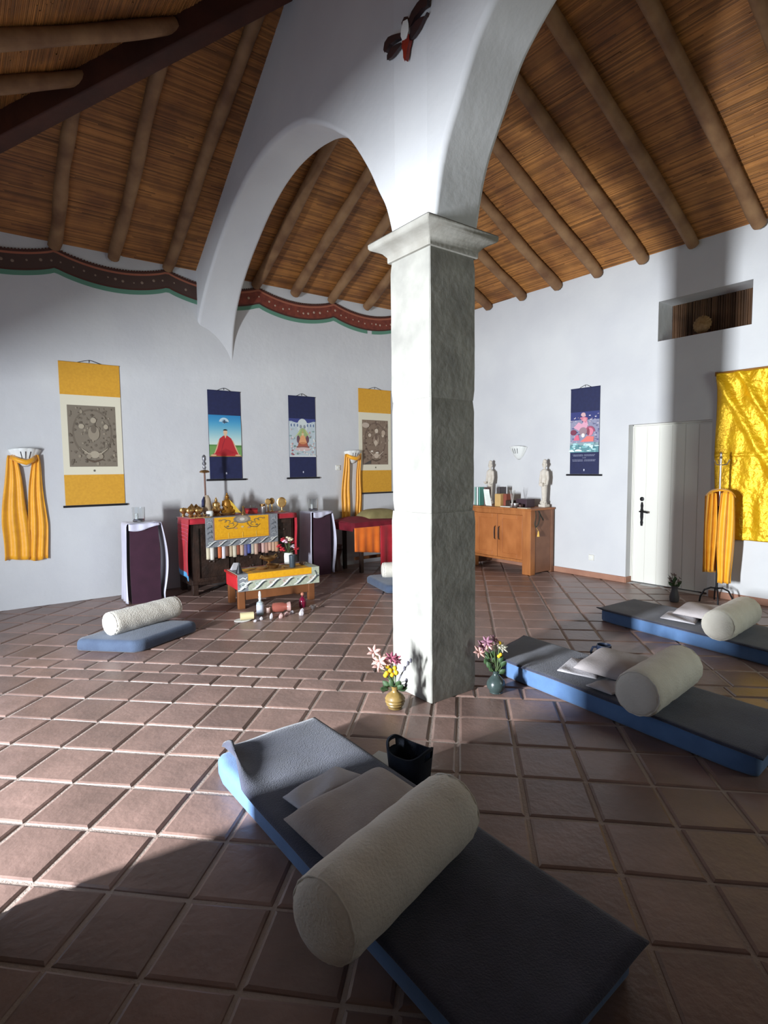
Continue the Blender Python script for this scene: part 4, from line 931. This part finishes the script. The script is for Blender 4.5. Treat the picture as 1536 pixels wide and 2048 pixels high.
# ------------------------------------------------------------------ pine sideboard and what stands on it
SB = (5.60, 6.055, 4.45, 5.53, .825)
def make_sideboard():
    x0, x1, y0, y1, h = SB
    t = thing('pine_sideboard', 'honey pine sideboard with two doors against the right wall', 'sideboard', ((x0+x1)/2, (y0+y1)/2, 0))
    b = MB(); b.box((x0-.012,y0-.012,h-.025),(x1+.005,y1+.012,h)); b.build('top', WOOD, t, bevel=.004)
    b = MB(); b.box((x0,y0,.0),(x0+.09,y0+.13,h-.025)); b.build('leg', WOOD, t, bevel=.004)
    b = MB(); b.box((x0,y1-.13,.0),(x0+.09,y1,h-.025)); b.build('leg', WOOD, t, bevel=.004)
    b = MB(); b.box((x0+.09,y0+.006,.02),(x1-.03,y0+.03,h-.025)); b.box((x1-.05,y0,0),(x1,y0+.06,h-.025)); b.build('side_panel', mat('side_wood','8a5f45',.6,var='784f38',scale=5), t, bevel=.003)
    b = MB(); b.box((x0+.09,y1-.03,.02),(x1,y1-.006,h-.025)); b.build('side_panel', mat('side_wood','8a5f45',.6), t, bevel=.003)
    b = MB(); b.box((x0+.03,y0+.12,.15),(x1-.02,y1-.12,h-.025)); b.build('carcass', WOOD, t)
    b = MB(); b.box((x0+.004,y0+.13,h-.085),(x0+.03,y1-.13,h-.025)); b.box((x0+.004,y0+.13,.145),(x0+.03,y1-.13,.175)); b.build('front_rail', WOOD, t, bevel=.003)
    ym = (y0+y1)/2
    for a, c, hy in ((y0+.132, ym-.003, ym-.035), (ym+.003, y1-.132, ym+.035)):
        b = MB(); b.box((x0+.010,a,.178),(x0+.03,c,h-.088))
        fr = .085
        for lo, hi in (((x0+.002,a,.178),(x0+.012,a+fr,h-.088)),((x0+.002,c-fr,.178),(x0+.012,c,h-.088)),((x0+.002,a+fr,.178),(x0+.012,c-fr,.178+.06)),((x0+.002,a+fr,h-.148),(x0+.012,c-fr,h-.088))): b.box(lo, hi)
        d = b.build('door', WOODP, t, bevel=.003)
        b = MB(); b.tube([(x0+.0,hy,.575),(x0-.018,hy,.56),(x0-.022,hy,.49),(x0-.018,hy,.42),(x0,hy,.405)], .006, 8); b.build('handle', DARKWOOD, d)
make_sideboard()
def standing(y, x, lb, seed, arms):
    z = SB[4]+.001; h = .60
    t = thing('carved_statue', lb, 'statue', (x, y, z), 'pale carved standing figures')
    b = MB(); prof = [(.048,.035),(.05,.05),(.036,.07),(.040,.12),(.046,.20),(.050,.28),(.052,.33),(.050,.38),(.054,.43),(.055,.46),(.046,.475),(.020,.485),(.019,.50)]
    b.lathe([(r*.82, z_) for r, z_ in prof], c=(x,y,z), n=18, sq=.9); b.sphere((x-.002,y,z+.54), .031, 16, 10, (.95,.9,1.5)); b.sphere((x+.004,y,z+.583), .026, 12, 8, (1,1,1))
    b.sphere((x-.035,y,z+.54), .008, 8, 5, (.9,.7,1.5))
    for s_ in (-1,1):
        b.tube([(x,y+s_*0.044,z+.455),(x-.004,y+s_*0.055,z+.37),(x-.02,y+s_*0.052,z+.29),(x-.052,y+s_*.03,z+.285)], [.018,.017,.016,.014], 10)
        b.sphere((x+.0,y+s_*0.031,z+.54), .012, 8, 6, (.5,.6,1.6)); b.tube([(x-.012,y+s_*.022,z+.07),(x-.035,y+s_*.024,z+.048)], [.022,.018], 8)
    b.build('figure', CARVED, t, ang=60)
    b = MB(); b.box((x-.055,y-.05,z),(x+.05,y+.05,z+.036)); b.build('plinth', CARVED, t, bevel=.006)
    if arms:
        b = MB(); b.lathe([(.008,0),(.024,.02),(.027,.035),(.022,.033),(.002,.012)], c=(x-.065,y+.035,z+.28), n=14); b.build('held_bowl', CARVED, t)
    else:
        b = MB(); b.box((x-.07,y-.022,z+.265),(x-.045,y+.022,z+.31)); b.build('held_box', CARVED, t, bevel=.004)
standing(4.54, 5.975, 'pale carved standing figure at the right end of the sideboard', 1, False)
standing(5.455, 5.975, 'pale carved standing figure holding a bowl near the pillar', 2, True)
def make_sb_items():
    z = SB[4]+.001
    def book(y0, y1, x0, dp, h, c, lb, tilt=0):
        t = thing('book', lb, 'book', (x0+dp/2,(y0+y1)/2,z), 'upright books on the sideboard'); th = y1-y0
        M = Matrix.Translation((x0,y0,z)) @ Matrix.Rotation(tilt,4,'X')
        b = MB(); b.box((0,0,0),(dp,.003,h),M); b.box((0,th-.003,0),(dp,th,h),M); b.box((0,0,0),(.003,th,h),M); b.build('cover', flat(c,.5), t)
        b = MB(); b.box((.003,.003,.003),(dp-.004,th-.003,h-.004),M); b.build('pages', PAPER, t)
    book(5.445,5.475,5.68,.11,.245,'86b0a4','pale green book, leftmost of the upright row behind the pillar edge')
    book(5.405,5.438,5.68,.11,.245,'dfe6e2','white spined book between the two green books')
    book(5.365,5.400,5.68,.11,.245,'5f9a8c','darker green upright book in the sideboard row')
    book(5.265,5.300,5.68,.09,.245,'6d5550','brown upright book behind the bowl carrying figure')
    book(5.10,5.145,5.78,.12,.25,'4d4648','dark upright book with pale edge behind the loose papers')
    t = thing('paper_stack', 'loose white papers propped on the sideboard before the books', 'papers', (5.68,5.19,z))
    for k in range(4):
        b = MB(); M = Matrix.Translation((5.66+.012*k,5.14+.015*k,z+.002)) @ Matrix.Rotation(.12*k-.2,4,'Z') @ Matrix.Rotation(-.22,4,'Y')
        b.box((0,0,0),(.0015,.09,.15+.025*k),M); b.build('sheet', flat('e8ebe4'), t)
    b = MB(); b.box((5.655,4.985,z),(5.78,5.085,z+.165)); tag(b.build('wooden_box', mat('pale_box','c9a56c',.6,var='bb965c',scale=8), bevel=.003), 'upright pale wooden box on the sideboard', 'box')
    b = MB(); b.box((5.70,4.925,z),(5.82,4.98,z+.165)); tag(b.build('brick_red_box', mat('brick_red_card','8f4a38',.7,var='7c3d2e',scale=6), bevel=.003), 'brick red box beside the pale wooden box', 'box')
    b = MB(); b.box((5.68,4.85,z),(5.80,4.92,z+.085)); tag(b.build('dark_box', DARKWOOD, bevel=.003), 'small dark box right of the brick red box', 'box')
    b = MB(); b.box((5.74,4.63,z),(5.90,4.80,z+.105)); tag(b.build('dark_chest', mat('dark_plum_wood','3e2c34',.5), bevel=.003), 'long dark wooden box in the middle of the sideboard', 'box')
    t = thing('incense_stand', 'silver cup of pale incense sticks on the sideboard', 'incense holder', (5.68,4.81,z))
    b = MB(); b.lathe([(.022,0),(.028,.01),(.03,.05),(.027,.05),(.001,.02)], c=(5.68,4.81,z), n=18); b.build('cup', SILVER, t)
    for k in range(7):
        b = MB(); a = k*.9; b.tube([(5.68,4.81,z+.02),(5.68+.03*cos(a),4.81+.035*sin(a),z+.22)], .0022, 5); b.build('incense_stick', flat('d8d4cc'), t)
    b = MB(); b.lathe([(.028,0),(.034,.012),(.042,.04),(.040,.055),(.034,.05),(.001,.02)], c=(5.655,4.735,z), n=20); tag(b.build('silver_bowl', SILVER), 'round silver bowl at the front edge of the sideboard', 'bowl')
    b = MB(); b.lathe([(.026,0),(.03,.01),(.034,.035),(.028,.045),(.001,.02)], c=(5.665,4.665,z), n=20); tag(b.build('dark_bowl', mat('dark_bronze','4a3430',.4,.6)), 'dark bronze bowl right of the silver bowl', 'bowl')
    b = MB(); b.box((5.62,4.80,z),(5.68,4.96,z+.012)); tag(b.build('white_tray', PLAIN, bevel=.003), 'low white tray along the front of the sideboard', 'tray')
    b = MB(); b.box((5.61,4.515,z),(5.68,4.67,z+.006)); tag(b.build('paper_slip', PAPER), 'cream paper slip at the front right of the sideboard', 'paper')
    # mala beads
    t = thing('bead_strand', 'dark bead strand with yellow tassel hanging over the sideboard end', 'beads', (5.72,4.43,.5))
    b = MB(); pts = []
    for k in range(46):
        u = k/45; a = -pi*.05+u*pi*1.1
        if u < .5: q = u/.5; pts.append(Vector((5.66+.01*sin(q*9), 4.428, .795-.20*q-.05*sin(q*pi))))
        else: q = (u-.5)/.5; pts.append(Vector((5.66+.06*sin(q*pi*.9)+.04*q, 4.428, .595+.20*q-.02*sin(q*pi*2))))
    for p in pts: b.sphere(p, .0072, 8, 5)
    for k in range(22):
        q = k/21; b.sphere((5.72+.09*sin(q*pi)-.0*q, 4.426, .79-.11*sin(q*pi)-.0), .0085, 8, 5)
    b.build('beads', mat('dark_green_bead','33352a',.4), t)
    b = MB(); b.tube([(5.67,4.428,.60),(5.72,4.428,.545)], .002, 5); b.lathe([(.004,0),(.008,-.01),(.018,-.07),(.001,-.07)], c=(5.72,4.428,.548), n=10); b.build('tassel', mat('yellow_tassel','e0b45a',.8), t)
make_sb_items()
# ------------------------------------------------------------------ coat stand with scarf, bouquet by the door
def make_stand():
    cx, cy = 5.83, 2.40
    t = thing('coat_stand', 'black iron coat stand with curved feet before the gold cloth', 'coat stand', (cx, cy, 0))
    b = MB(); b.tube([(cx,cy,.13),(cx,cy,.95)], .011, 10); b.build('lower_pole', IRON, t)
    b = MB(); b.tube([(cx,cy,.95),(cx,cy,1.40)], .010, 10); b.lathe([(.011,1.40),(.016,1.41),(.008,1.43),(.014,1.45),(.002,1.465)], c=(cx,cy,0), n=12); b.build('upper_pole', SILVER, t)
    for k in range(4):
        a = k*pi/2+.5; R = .135
        b = MB(); b.tube([(cx,cy,.15),(cx+R*.35*cos(a),cy+R*.35*sin(a),.155),(cx+R*.75*cos(a),cy+R*.75*sin(a),.13),(cx+R*cos(a),cy+R*sin(a),.06),(cx+R*1.05*cos(a),cy+R*1.05*sin(a),.009)], .008, 8); b.build('foot', IRON, t)
    for k in range(3):
        a = k*2*pi/3+1.2; b = MB(); b.tube([(cx,cy,1.34),(cx+.05*cos(a),cy+.05*sin(a),1.345),(cx+.075*cos(a),cy+.075*sin(a),1.39)], .005, 8); b.build('hook', SILVER, t)
    sd = Vector((.55,-.83,0)).normalized(); nv = Vector((-.83,-.55,0)).normalized()
    b = MB()
    def tl(off, w_, ph, z1):
        def fn(u, v):
            ww = w_*(.75+.25*sin(pi*min(1,v*1.1))); s_ = off+(u-.5)*ww
            return Vector((cx,cy,0))+sd*s_+nv*(.045+.016*sin(u*14+ph+v*2))+Vector((0,0,1.09+(z1-1.09)*v-.02*(2*u-1)**2*(1-v)-.055*(s_/.13)**4*(1-v)))
        b.grid(fn, 22, 30)
    tl(-.075, .10, 0, .32); tl(.055, .15, 2, .21)
    b.grid(lambda u, v: Vector((cx,cy,0))+sd*(-.115+.24*u)+nv*(.045-.10*v)+Vector((0,0,1.095+.02*sin(pi*v)-.012*abs(2*u-1)-.05*(2*u-1)**4)), 16, 5)
    b.grid(lambda u, v: Vector((cx,cy,0))+sd*(-.115+.24*u)+nv*(-.055-.010*sin(u*16))+Vector((0,0,1.095-.05*(2*u-1)**4*(1-v)-.8*v)), 16, 12)
    tag(b.build('silk_scarf', YELLOWSILK, ang=180, solid=.004), 'long yellow silk scarf draped over the iron coat stand', 'scarf', 'yellow silk scarves')
make_stand()
def flower_ball(b, p, r): b.sphere(p, r, 10, 7)
def lily(b, p, r, ax, n=6):
    ax = Vector(ax).normalized(); a = ax.orthogonal().normalized(); c = ax.cross(a)
    for k in range(n):
        an = 2*pi*k/n; d = a*cos(an)+c*sin(an); s_ = ax.cross(d)
        b.grid(lambda u, v: p+d*(r*v)+ax*(r*(.55*v-.35*v*v))+s_*((u-.5)*r*.42*sin(pi*(.12+.88*v))), 2, 5)
def vase_with_flowers(name, p, prof, m_, lab, flw_lab, seed, kind):
    p = Vector(p); t = thing(name, lab, 'vase', p)
    b = MB(); b.lathe(prof, c=p, n=28); b.build('vase_body', m_, t)
    hh = max(z for r, z in prof); top = p+Vector((0,0,hh-.03))
    f = thing('flower_bunch', flw_lab, 'flowers', top)
    rnd = random.Random(seed)
    def stem(q, r=.0022, mm=STEM):
        b = MB(); b.tube([top+Vector((rnd.uniform(-.006,.006),rnd.uniform(-.006,.006),.0)), top.lerp(q,.5)+Vector((0,0,.02)), q], r, 6); b.build('stem', mm, f)
    rv = Vector((cos(YAW), -sin(YAW), 0)); dv = Vector((sin(YAW), cos(YAW), 0))
    def at(a, c, z): return top+rv*a+dv*c+Vector((0,0,z))
    if kind == 'yellow':
        for a, z in ((-.025,.075),(.0,.085),(-.045,.06),(-.015,.05),(-.04,.095),(.008,.062),(-.052,.045)):
            q = at(a, rnd.uniform(-.02,.0), z+.05); stem(q); b = MB(); flower_ball(b, q, .0135); b.build('flower', mat('yellow_bloom','d9b21e',.7,var='c49a12',scale=60), f)
        PK = mat('pale_pink_petal','d2a79c',.7,var='c08f86',scale=40); MG = mat('rose_petal','a2566a',.7,var='8c4258',scale=40)
        for a, z, r, mm in ((-.085,.15,.05,PK),(-.115,.20,.045,PK),(-.06,.135,.045,PK),(-.09,.11,.045,PK),(-.02,.165,.04,MG),(.005,.155,.035,MG),(-.035,.15,.04,PK),(.012,.135,.03,MG)):
            q = at(a, rnd.uniform(-.02,.02), z+.03); stem(q); b = MB(); lily(b, q, r, (rnd.uniform(-.6,.2)-.3, -.6, .7)); b.build('flower', mm, f, ang=180, solid=.0012)
        DKB = mat('dried_bud','55525c',.8)
        for a, z in ((.075,.16),(.09,.175),(.055,.13),(.065,.06),(.062,.035)):
            q = at(a, 0, z); stem(q, .0016, DKB); b = MB(); b.sphere(q, .008, 8, 6, (1,1,1.7)); b.build('seed_head', DKB, f)
        lv = [(-.05,.04),(-.06,.02),(.03,.03),(.045,.015),(-.02,.05),(.02,.055)]
    elif kind == 'green':
        PK = mat('pale_pink_petal','d2a79c',.7); MG = mat('mauve_petal','9a6f80',.7,var='86596c',scale=40); WH = mat('white_petal','dcd6c2',.7)
        for a, z, r, mm in ((-.085,.16,.045,MG),(-.06,.19,.04,MG),(-.10,.12,.045,PK),(-.05,.17,.04,PK),(-.02,.20,.04,MG),(.0,.19,.03,PK),(.02,.165,.03,WH),(.035,.15,.04,WH)):
            q = at(a, rnd.uniform(-.02,.02), z+.02); stem(q); b = MB(); lily(b, q, r, (rnd.uniform(-.6,.3), -.6, .5)); b.build('flower', mm, f, ang=180, solid=.0012)
        for a, z in ((.02,.20),(.025,.13),(.015,.12)):
            q = at(a, -.01, z); stem(q); b = MB(); flower_ball(b, q, .011); b.build('flower', mat('yellow_bloom','d9b21e',.7), f)
        lv = [(-.05,.12),(-.06,.09),(-.045,.07),(-.02,.13),(.03,.10),(.04,.08),(.02,.05),(-.03,.045),(.035,.03),(-.01,.09)]
    else:
        for k in range(9):
            a = rnd.uniform(-.05,.055); q = at(a, rnd.uniform(-.03,.03), rnd.uniform(.06,.17)); stem(q); b = MB(); lily(b, q, .026, (rnd.uniform(-.5,.5),-.5,.6), 5); b.build('flower', mat('faded_plum_petal','5c4a50',.8,var='6f6058',scale=40), f, ang=180, solid=.001)
        lv = [(-.04,.05),(.04,.06),(-.02,.08),(.03,.03),(0,.1)]
    for k, (a, z) in enumerate(lv):
        q = at(a, -.012*(k % 3), z); 
        b = MB(); d = (q-top).normalized(); s_ = d.cross(dv).normalized()
        L_ = .05; b.grid(lambda u, v: q+d*(L_*(v-.5))+s_*((u-.5)*.034*sin(pi*(.08+.9*v)))+dv*(.012*v*v*(-1)**k), 2, 6); b.build('leaf', LEAF, f, ang=180, solid=.0012)
        b = MB(); b.tube([top, q-d*.02], .0018, 5); b.build('stem', STEM, f)
bulb = lambda r, h: [(r*.62,0),(r*.70,.004),(r*.66,h*.06),(r*.95,h*.25),(r,h*.38),(r*.92,h*.52),(r*.62,h*.68),(r*.34,h*.80),(r*.30,h*.90),(r*.38,h),(r*.30,h*.99),(r*.24,h*.88),(r*.24,h*.70)]
rib = lambda P_: [(r*(1+(.03 if i % 2 else 0)), z) for i, (r, z) in enumerate(P_)]
vase_with_flowers('small_vase', (1.905,2.445,0), [(.034,0),(.040,.004),(.036,.008),(.050,.024),(.047,.030),(.056,.040),(.053,.048),(.057,.058),(.052,.066),(.049,.074),(.040,.082),(.030,.090),(.020,.096),(.016,.108),(.022,.128),(.017,.127),(.013,.110)], mat('ochre_glaze','8e7442',.4,var='6c562c',scale=14,bump=.2,bscale=24), 'ribbed ochre bulb vase on the floor left of the pillar foot', 'pink and yellow flowers in the ochre vase by the pillar', 3, 'yellow')
vase_with_flowers('small_vase', (2.515,2.245,0), bulb(.056,.135), mat('green_glaze','3a4644',.25,var='2a3635',scale=14), 'dark green glazed bulb vase right of the pillar foot', 'mauve and white flowers with dark leaves in the green vase', 8, 'green')
vase_with_flowers('floor_vase', (5.60,2.69,0), [(.035,0),(.042,.006),(.046,.05),(.034,.10),(.026,.13),(.034,.16),(.028,.158),(.02,.12)], mat('dark_vase','47464a',.5), 'slim dark vase standing in front of the door', 'faded flowers in the slim vase before the door', 12, 'faded')

# ------------------------------------------------------------------ mattresses, blankets, bolsters, pillows
def quad_pad(c4, z0, z1, r, crown=0., nu=26, nv=40, wob=0., ph=0.):
    """Rounded pad over four floor corners (A far-left, B far-right, C near-right, D near-left)."""
    A, B, C_, D_ = [Vector((*p, 0)) for p in c4]; b = MB()
    wd = (B-A).length; ln = (D_-A).length
    def P(u, v): return (A.lerp(B, u)).lerp(D_.lerp(C_, u), v)
    def inset(d, th):
        return d
    rings = []; N = 64
    def rim(off, z):
        out = []
        per = []
        n = N//4
        for k in range(4):
            for i in range(n):
                t = i/n; per.append(((t,0),(1,t),(1-t,1),(0,1-t))[k])
        du, dv = off/wd, off/ln
        for u, v in per:
            uu = min(max(u, 0), 1); vv = v
            cu = .5+(uu-.5)*(1-2*du); cv = .5+(vv-.5)*(1-2*dv)
            ku = max(0, abs(uu-.5)*2-(1-2*r/wd)); kv = max(0, abs(vv-.5)*2-(1-2*r/ln))
            pull = min(ku*wd/2, kv*ln/2)*.55
            p = P(cu-(uu-.5)*2*pull/wd, cv-(vv-.5)*2*pull/ln)
            p.z = z+wob*sin(u*9+v*13+ph)*(1 if z > z0+.02 else 0); out.append(p)
        return out
    h = z1-z0; rr = min(r, h*.5)
    for k in range(5):
        th = k/4*pi/2; rings.append(rim(rr*.6*(1-sin(th)), z0+rr*.6*(1-cos(th))))
    for k in range(6):
        th = k/5*pi/2; rings.append(rim(rr*(1-cos(th)), z1-rr+rr*sin(th)))
    for k in range(1, 9): rings.append(rim(rr+(min(wd, ln)/2-rr-.002)*k/8, z1+crown*sin(pi/2*k/8)))
    b.loft(rings); return b
def mattress(c4, z1, lab, mt=BLUE, r=.03, crown=.0):
    o = quad_pad(c4, 0, z1, r, crown).build('mattress', mt, ang=60); return tag(o, lab, 'mattress')
def blanket(c4, z, over, lab, drop=(.02,.02,.02,.02), seed=0, lift=None):
    """Thin cover lying on the mattress with short drops; lift = function adding height."""
    A, B, C_, D_ = [Vector((*p, 0)) for p in c4]; b = MB(); ctr = (A+B+C_+D_)/4
    def P(u, v):
        p = (A.lerp(B, u)).lerp(D_.lerp(C_, u), v); return p
    def fn(u, v):
        uu = -over+u*(1+2*over); vv = -over*.5+v*(1+over); p = P(uu, vv)
        e = max(0, -uu, uu-1)/over if over else 0; e2 = max(0, -vv, vv-1)/(over*.5) if over else 0
        p.z = z+.004+.0025*sin(u*11+seed)*sin(v*17+seed) - .007*max(e, e2)**1.5
        if lift: p = lift(u, v, p)
        return p
    b.grid(fn, 40, 60); return tag(b.build('grey_blanket', GREYBLK, ang=180, solid=.007, offset=1), lab, 'blanket', 'grey blankets on the blue mattresses')
NEAR = [(.838,2.385),(1.368,2.412),(1.375,.735),(.845,.705)]
MID = [(2.755,2.485),(3.25,2.62),(3.19,.95),(2.655,.905)]
RGT = [(4.41,2.755),(4.95,2.735),(4.80,1.20),(4.235,1.22)]
mattress(NEAR, .098, 'blue mattress in the foreground lying under the large bolster')
mattress(MID, .115, 'long blue mattress lying right of the pillar')
mattress(RGT, .11, 'blue mattress lying furthest right before the door')
def lift_near(u, v, p):
    k = math.exp(-((u-.06)/.10)**2-((v-.10)/.13)**2); p.z += .035*k
    c = max(0, .13-u)/.13*max(0, .22-v)/.22; p.x += .10*c; p.y -= .05*c; p.z += .03*c
    return p
def corner_up(u, v, p):
    c = max(0, .08-u)/.08*max(0, .05-v)/.05; p.z += .012*c
    d = max(0, u-.93)/.07*max(0, v-.96)/.04; p.z += .02*d; return p
blanket(NEAR, .099, .035, 'grey blanket spread on the foreground mattress, one corner folded back', lift=lift_near, seed=1)
blanket(MID, .116, .03, 'grey blanket spread on the mattress right of the pillar', lift=corner_up, seed=2)
blanket(RGT, .111, .03, 'grey blanket spread on the mattress nearest the door', lift=corner_up, seed=3)
def bolster(p0, p1, r, z, lab, mm=CREAM, seed=1, dome=.05):
    p0, p1 = Vector((*p0, z+r)), Vector((*p1, z+r)); d = (p1-p0); L_ = d.length; d.normalize(); sd = d.cross(Vector((0,0,1))).normalized(); up_ = sd.cross(d)
    rnd = random.Random(seed); ph = [rnd.uniform(0,6) for _ in range(6)]; b = MB(); R = []; n = 48
    g_ = dome/.05; prof = [(0,.02),(.0,.35),(.003*g_,.62),(.008*g_,.80),(.018*g_,.92),(.032*g_,.985),(dome,1.0)]
    st = prof + [(dome+(L_-2*dome)*k/26, 1.0) for k in range(1, 26)] + [(L_-s_, q) for s_, q in reversed(prof)]
    for i, (s_, q) in enumerate(st):
        ring = []
        for j in range(n):
            a = 2*pi*j/n; t = s_/L_
            w_ = .012*sin(t*19+2*sin(a+ph[0])+ph[1])*sin(a*2+ph[2]+t*6)+.008*sin(t*33+a*3+ph[3]) + .010*sin(a*3+ph[4])*sin(pi*t)
            edge = .02*sin(a*14+ph[5])*(1 if .9 < q < .999 else .25 if q < .9 else .1)
            rr = r*q*(1+w_*.8+edge); dz = -.03*r*0
            v = sd*cos(a)*rr+up_*sin(a)*rr
            if v.z < -r*.90: v.z = -r*.90-(v.z+r*.90)*-.25
            ring.append(p0+d*s_+v+Vector((0,0,-.075*r)))
        R.append(ring)
    t = thing('bolster', lab, 'bolster', ((p0.x+p1.x)/2,(p0.y+p1.y)/2,z), 'cream round bolsters')
    b.loft(R); b.build('cover', mm, t, ang=75)
    for s_ in (.018*g_, L_-.018*g_):
        b = MB(); b.tube([p0+d*s_+(sd*cos(2*pi*j/40)+up_*sin(2*pi*j/40))*r*.925*(1+.015*sin(j*2.1))+Vector((0,0,-.06*r)) for j in range(41)], .003, 6, cap=False); b.build('piping', mm, t)
bolster((.648,1.165),(1.295,1.335), .115, .108, 'large cream bolster in the foreground across the near mattress', seed=1, dome=.085)
bolster((2.575,1.41),(3.19,1.475), .115, .130, 'cream bolster lying across the mattress right of the pillar', seed=2)
bolster((4.16,1.70),(4.80,1.755), .112, .125, 'cream bolster lying across the mattress nearest the door', seed=3)
def flat_pillow(c4, z, h, lab, mm, name='flat_pillow', cat='pillow', frill=True, wob=.006, seed=0, group=None):
    A, B, C_, D_ = [Vector((*p, 0)) for p in c4]; b = MB(); rnd = random.Random(seed); ph = rnd.uniform(0,6)
    def mk(sg):
        def fn(u, v):
            p = (A.lerp(B, u)).lerp(D_.lerp(C_, u), v); e = (max(0,1-(2*u-1)**6)*max(0,1-(2*v-1)**6))**.7
            p.z = z+.008+ (h*e+wob*sin(u*8+v*6+ph)*e if sg > 0 else -.004*e)
            return p
        return fn
    b.grid(mk(1), 26, 18); b.grid(mk(-1), 26, 18)
    o = b.build(name, mm, ang=120, solid=.004); return tag(o, lab, cat, group)
flat_pillow([(.915,1.865),(1.185,1.93),(1.24,1.80),(.93,1.74)], .112, .014, 'folded white cloth on the foreground mattress', WHITECOT, 'folded_cloth', 'cloth')
flat_pillow([(.845,1.72),(1.31,1.79),(1.33,1.44),(.86,1.36)], .128, .040, 'flat beige pillow tucked under the foreground bolster', BEIGE, seed=2, group='flat pillows under bolsters')
flat_pillow([(2.80,2.02),(3.06,2.10),(3.12,1.86),(2.86,1.80)], .126, .010, 'white cloth folded at the head of the middle mattress pillow', WHITECOT, 'folded_cloth', 'cloth', seed=3)
flat_pillow([(2.86,1.95),(3.28,2.03),(3.30,1.66),(2.88,1.60)], .150, .050, 'flat pale pillow tucked under the middle bolster', mat('pale_linen','b5acab',.95,var='a8a09f',scale=9,bump=.2,bscale=120), seed=4, group='flat pillows under bolsters')
flat_pillow([(2.73,1.78),(2.90,1.76),(2.90,1.60),(2.72,1.62)], .126, .010, 'thin white folded cloth at the open side of the middle pillow', WHITECOT, 'folded_cloth', 'cloth', seed=5)
flat_pillow([(4.44,2.24),(4.70,2.30),(4.74,2.06),(4.46,1.98)], .121, .012, 'white cloth folded beside the pillow nearest the door', WHITECOT, 'folded_cloth', 'cloth', seed=6)
flat_pillow([(4.56,2.20),(4.94,2.26),(4.96,1.89),(4.56,1.85)], .148, .05, 'flat pale pillow tucked under the bolster nearest the door', mat('pale_linen','b5acab',.95), seed=7, group='flat pillows under bolsters')
# left and rear floor cushions
ZL = [(.635,4.745),(1.19,5.05),(1.565,4.675),(1.005,4.37)]
tag(quad_pad(ZL, 0, .092, .035, .012).build('floor_cushion', GREYBLUE, ang=60), 'slate blue floor cushion at left before the ochre scroll', 'floor cushion', 'slate floor cushions')
bolster((.86,4.645),(1.455,4.905), .092, .098, 'pale bolster resting on the left floor cushion', seed=5)
tag(quad_pad([(3.62,4.76),(3.80,5.42),(4.45,5.25),(4.28,4.60)], 0, .09, .035, .010).build('floor_cushion', GREYBLUE, ang=60), 'slate floor cushion half hidden behind the pillar', 'floor cushion', 'slate floor cushions')
bolster((3.84,5.16),(4.40,4.86), .088, .096, 'white bolster half hidden behind the pillar', CREAM, seed=6)

# felt basket, paper and cup
def make_basket():
    cx, cy = 1.515, 1.845; M = RZ((cx,cy,0), .25)
    t = thing('felt_basket', 'dark navy felt basket with cut-out handle beside the foreground mattress', 'basket', (cx,cy,0))
    n = 48; b = MB(); h = .115; R = []
    def rr(a, f_): return Vector((.078*f_*(abs(cos(a))**.75)*(1 if cos(a) > 0 else -1), .105*f_*(abs(sin(a))**.75)*(1 if sin(a) > 0 else -1), 0))
    def ht(a): return h+.04*max(0, abs(sin(a))**2.5)
    V = []; F = []
    rows = 10
    for f_ in (1.0, .92):
        for i in range(rows+1):
            v = i/rows
            for j in range(n):
                a = 2*pi*j/n; q = rr(a, f_*(.86+.14*v)); q.z = .002+ht(a)*v; V.append(M @ q)
    def idx(s_, i, j): return s_*(rows+1)*n+i*n+(j % n)
    for s_ in (0,1):
        for i in range(rows):
            for j in range(n):
                a = 2*pi*(j+.5)/n; v = (i+.5)/rows
                if abs(sin(a)) > .955 and .70 < v < .90: continue
                F.append((idx(s_,i,j), idx(s_,i,j+1), idx(s_,i+1,j+1), idx(s_,i+1,j)))
    for j in range(n): F.append((idx(0,rows,j), idx(0,rows,j+1), idx(1,rows,j+1), idx(1,rows,j)))
    b._add(V, F); b._add([V[j] for j in range(n)], [tuple(range(n))]); b.build('felt_wall', FELT, t, ang=60)
make_basket()
b = MB(); M = RZ((1.515,2.02,0), .35); b.box((-.055,-.075,.001),(.055,.075,.004), M); tag(b.build('paper_sheet', flat('b7b8b6')), 'sheet of white paper on the floor by the felt basket', 'paper')
t = thing('dark_mug', 'dark blue mug on the floor behind the middle mattress', 'mug', (3.47,2.13,0))
b = MB(); b.lathe([(.040,0),(.046,.004),(.048,.13),(.044,.13),(.040,.012),(.001,.010)], c=(3.47,2.13,0), n=24); b.build('mug_body', mat('dark_blue_glaze','1c2436',.35), t)
b = MB(); dv = Vector((-cos(YAW), sin(YAW), 0)); b.tube([Vector((3.47,2.13,z))+dv*q for q, z in ((.045,.115),(.075,.115),(.088,.085),(.078,.05),(.045,.04))], .008, 8); b.build('handle', mat('dark_blue_glaze','1c2436',.35), t)
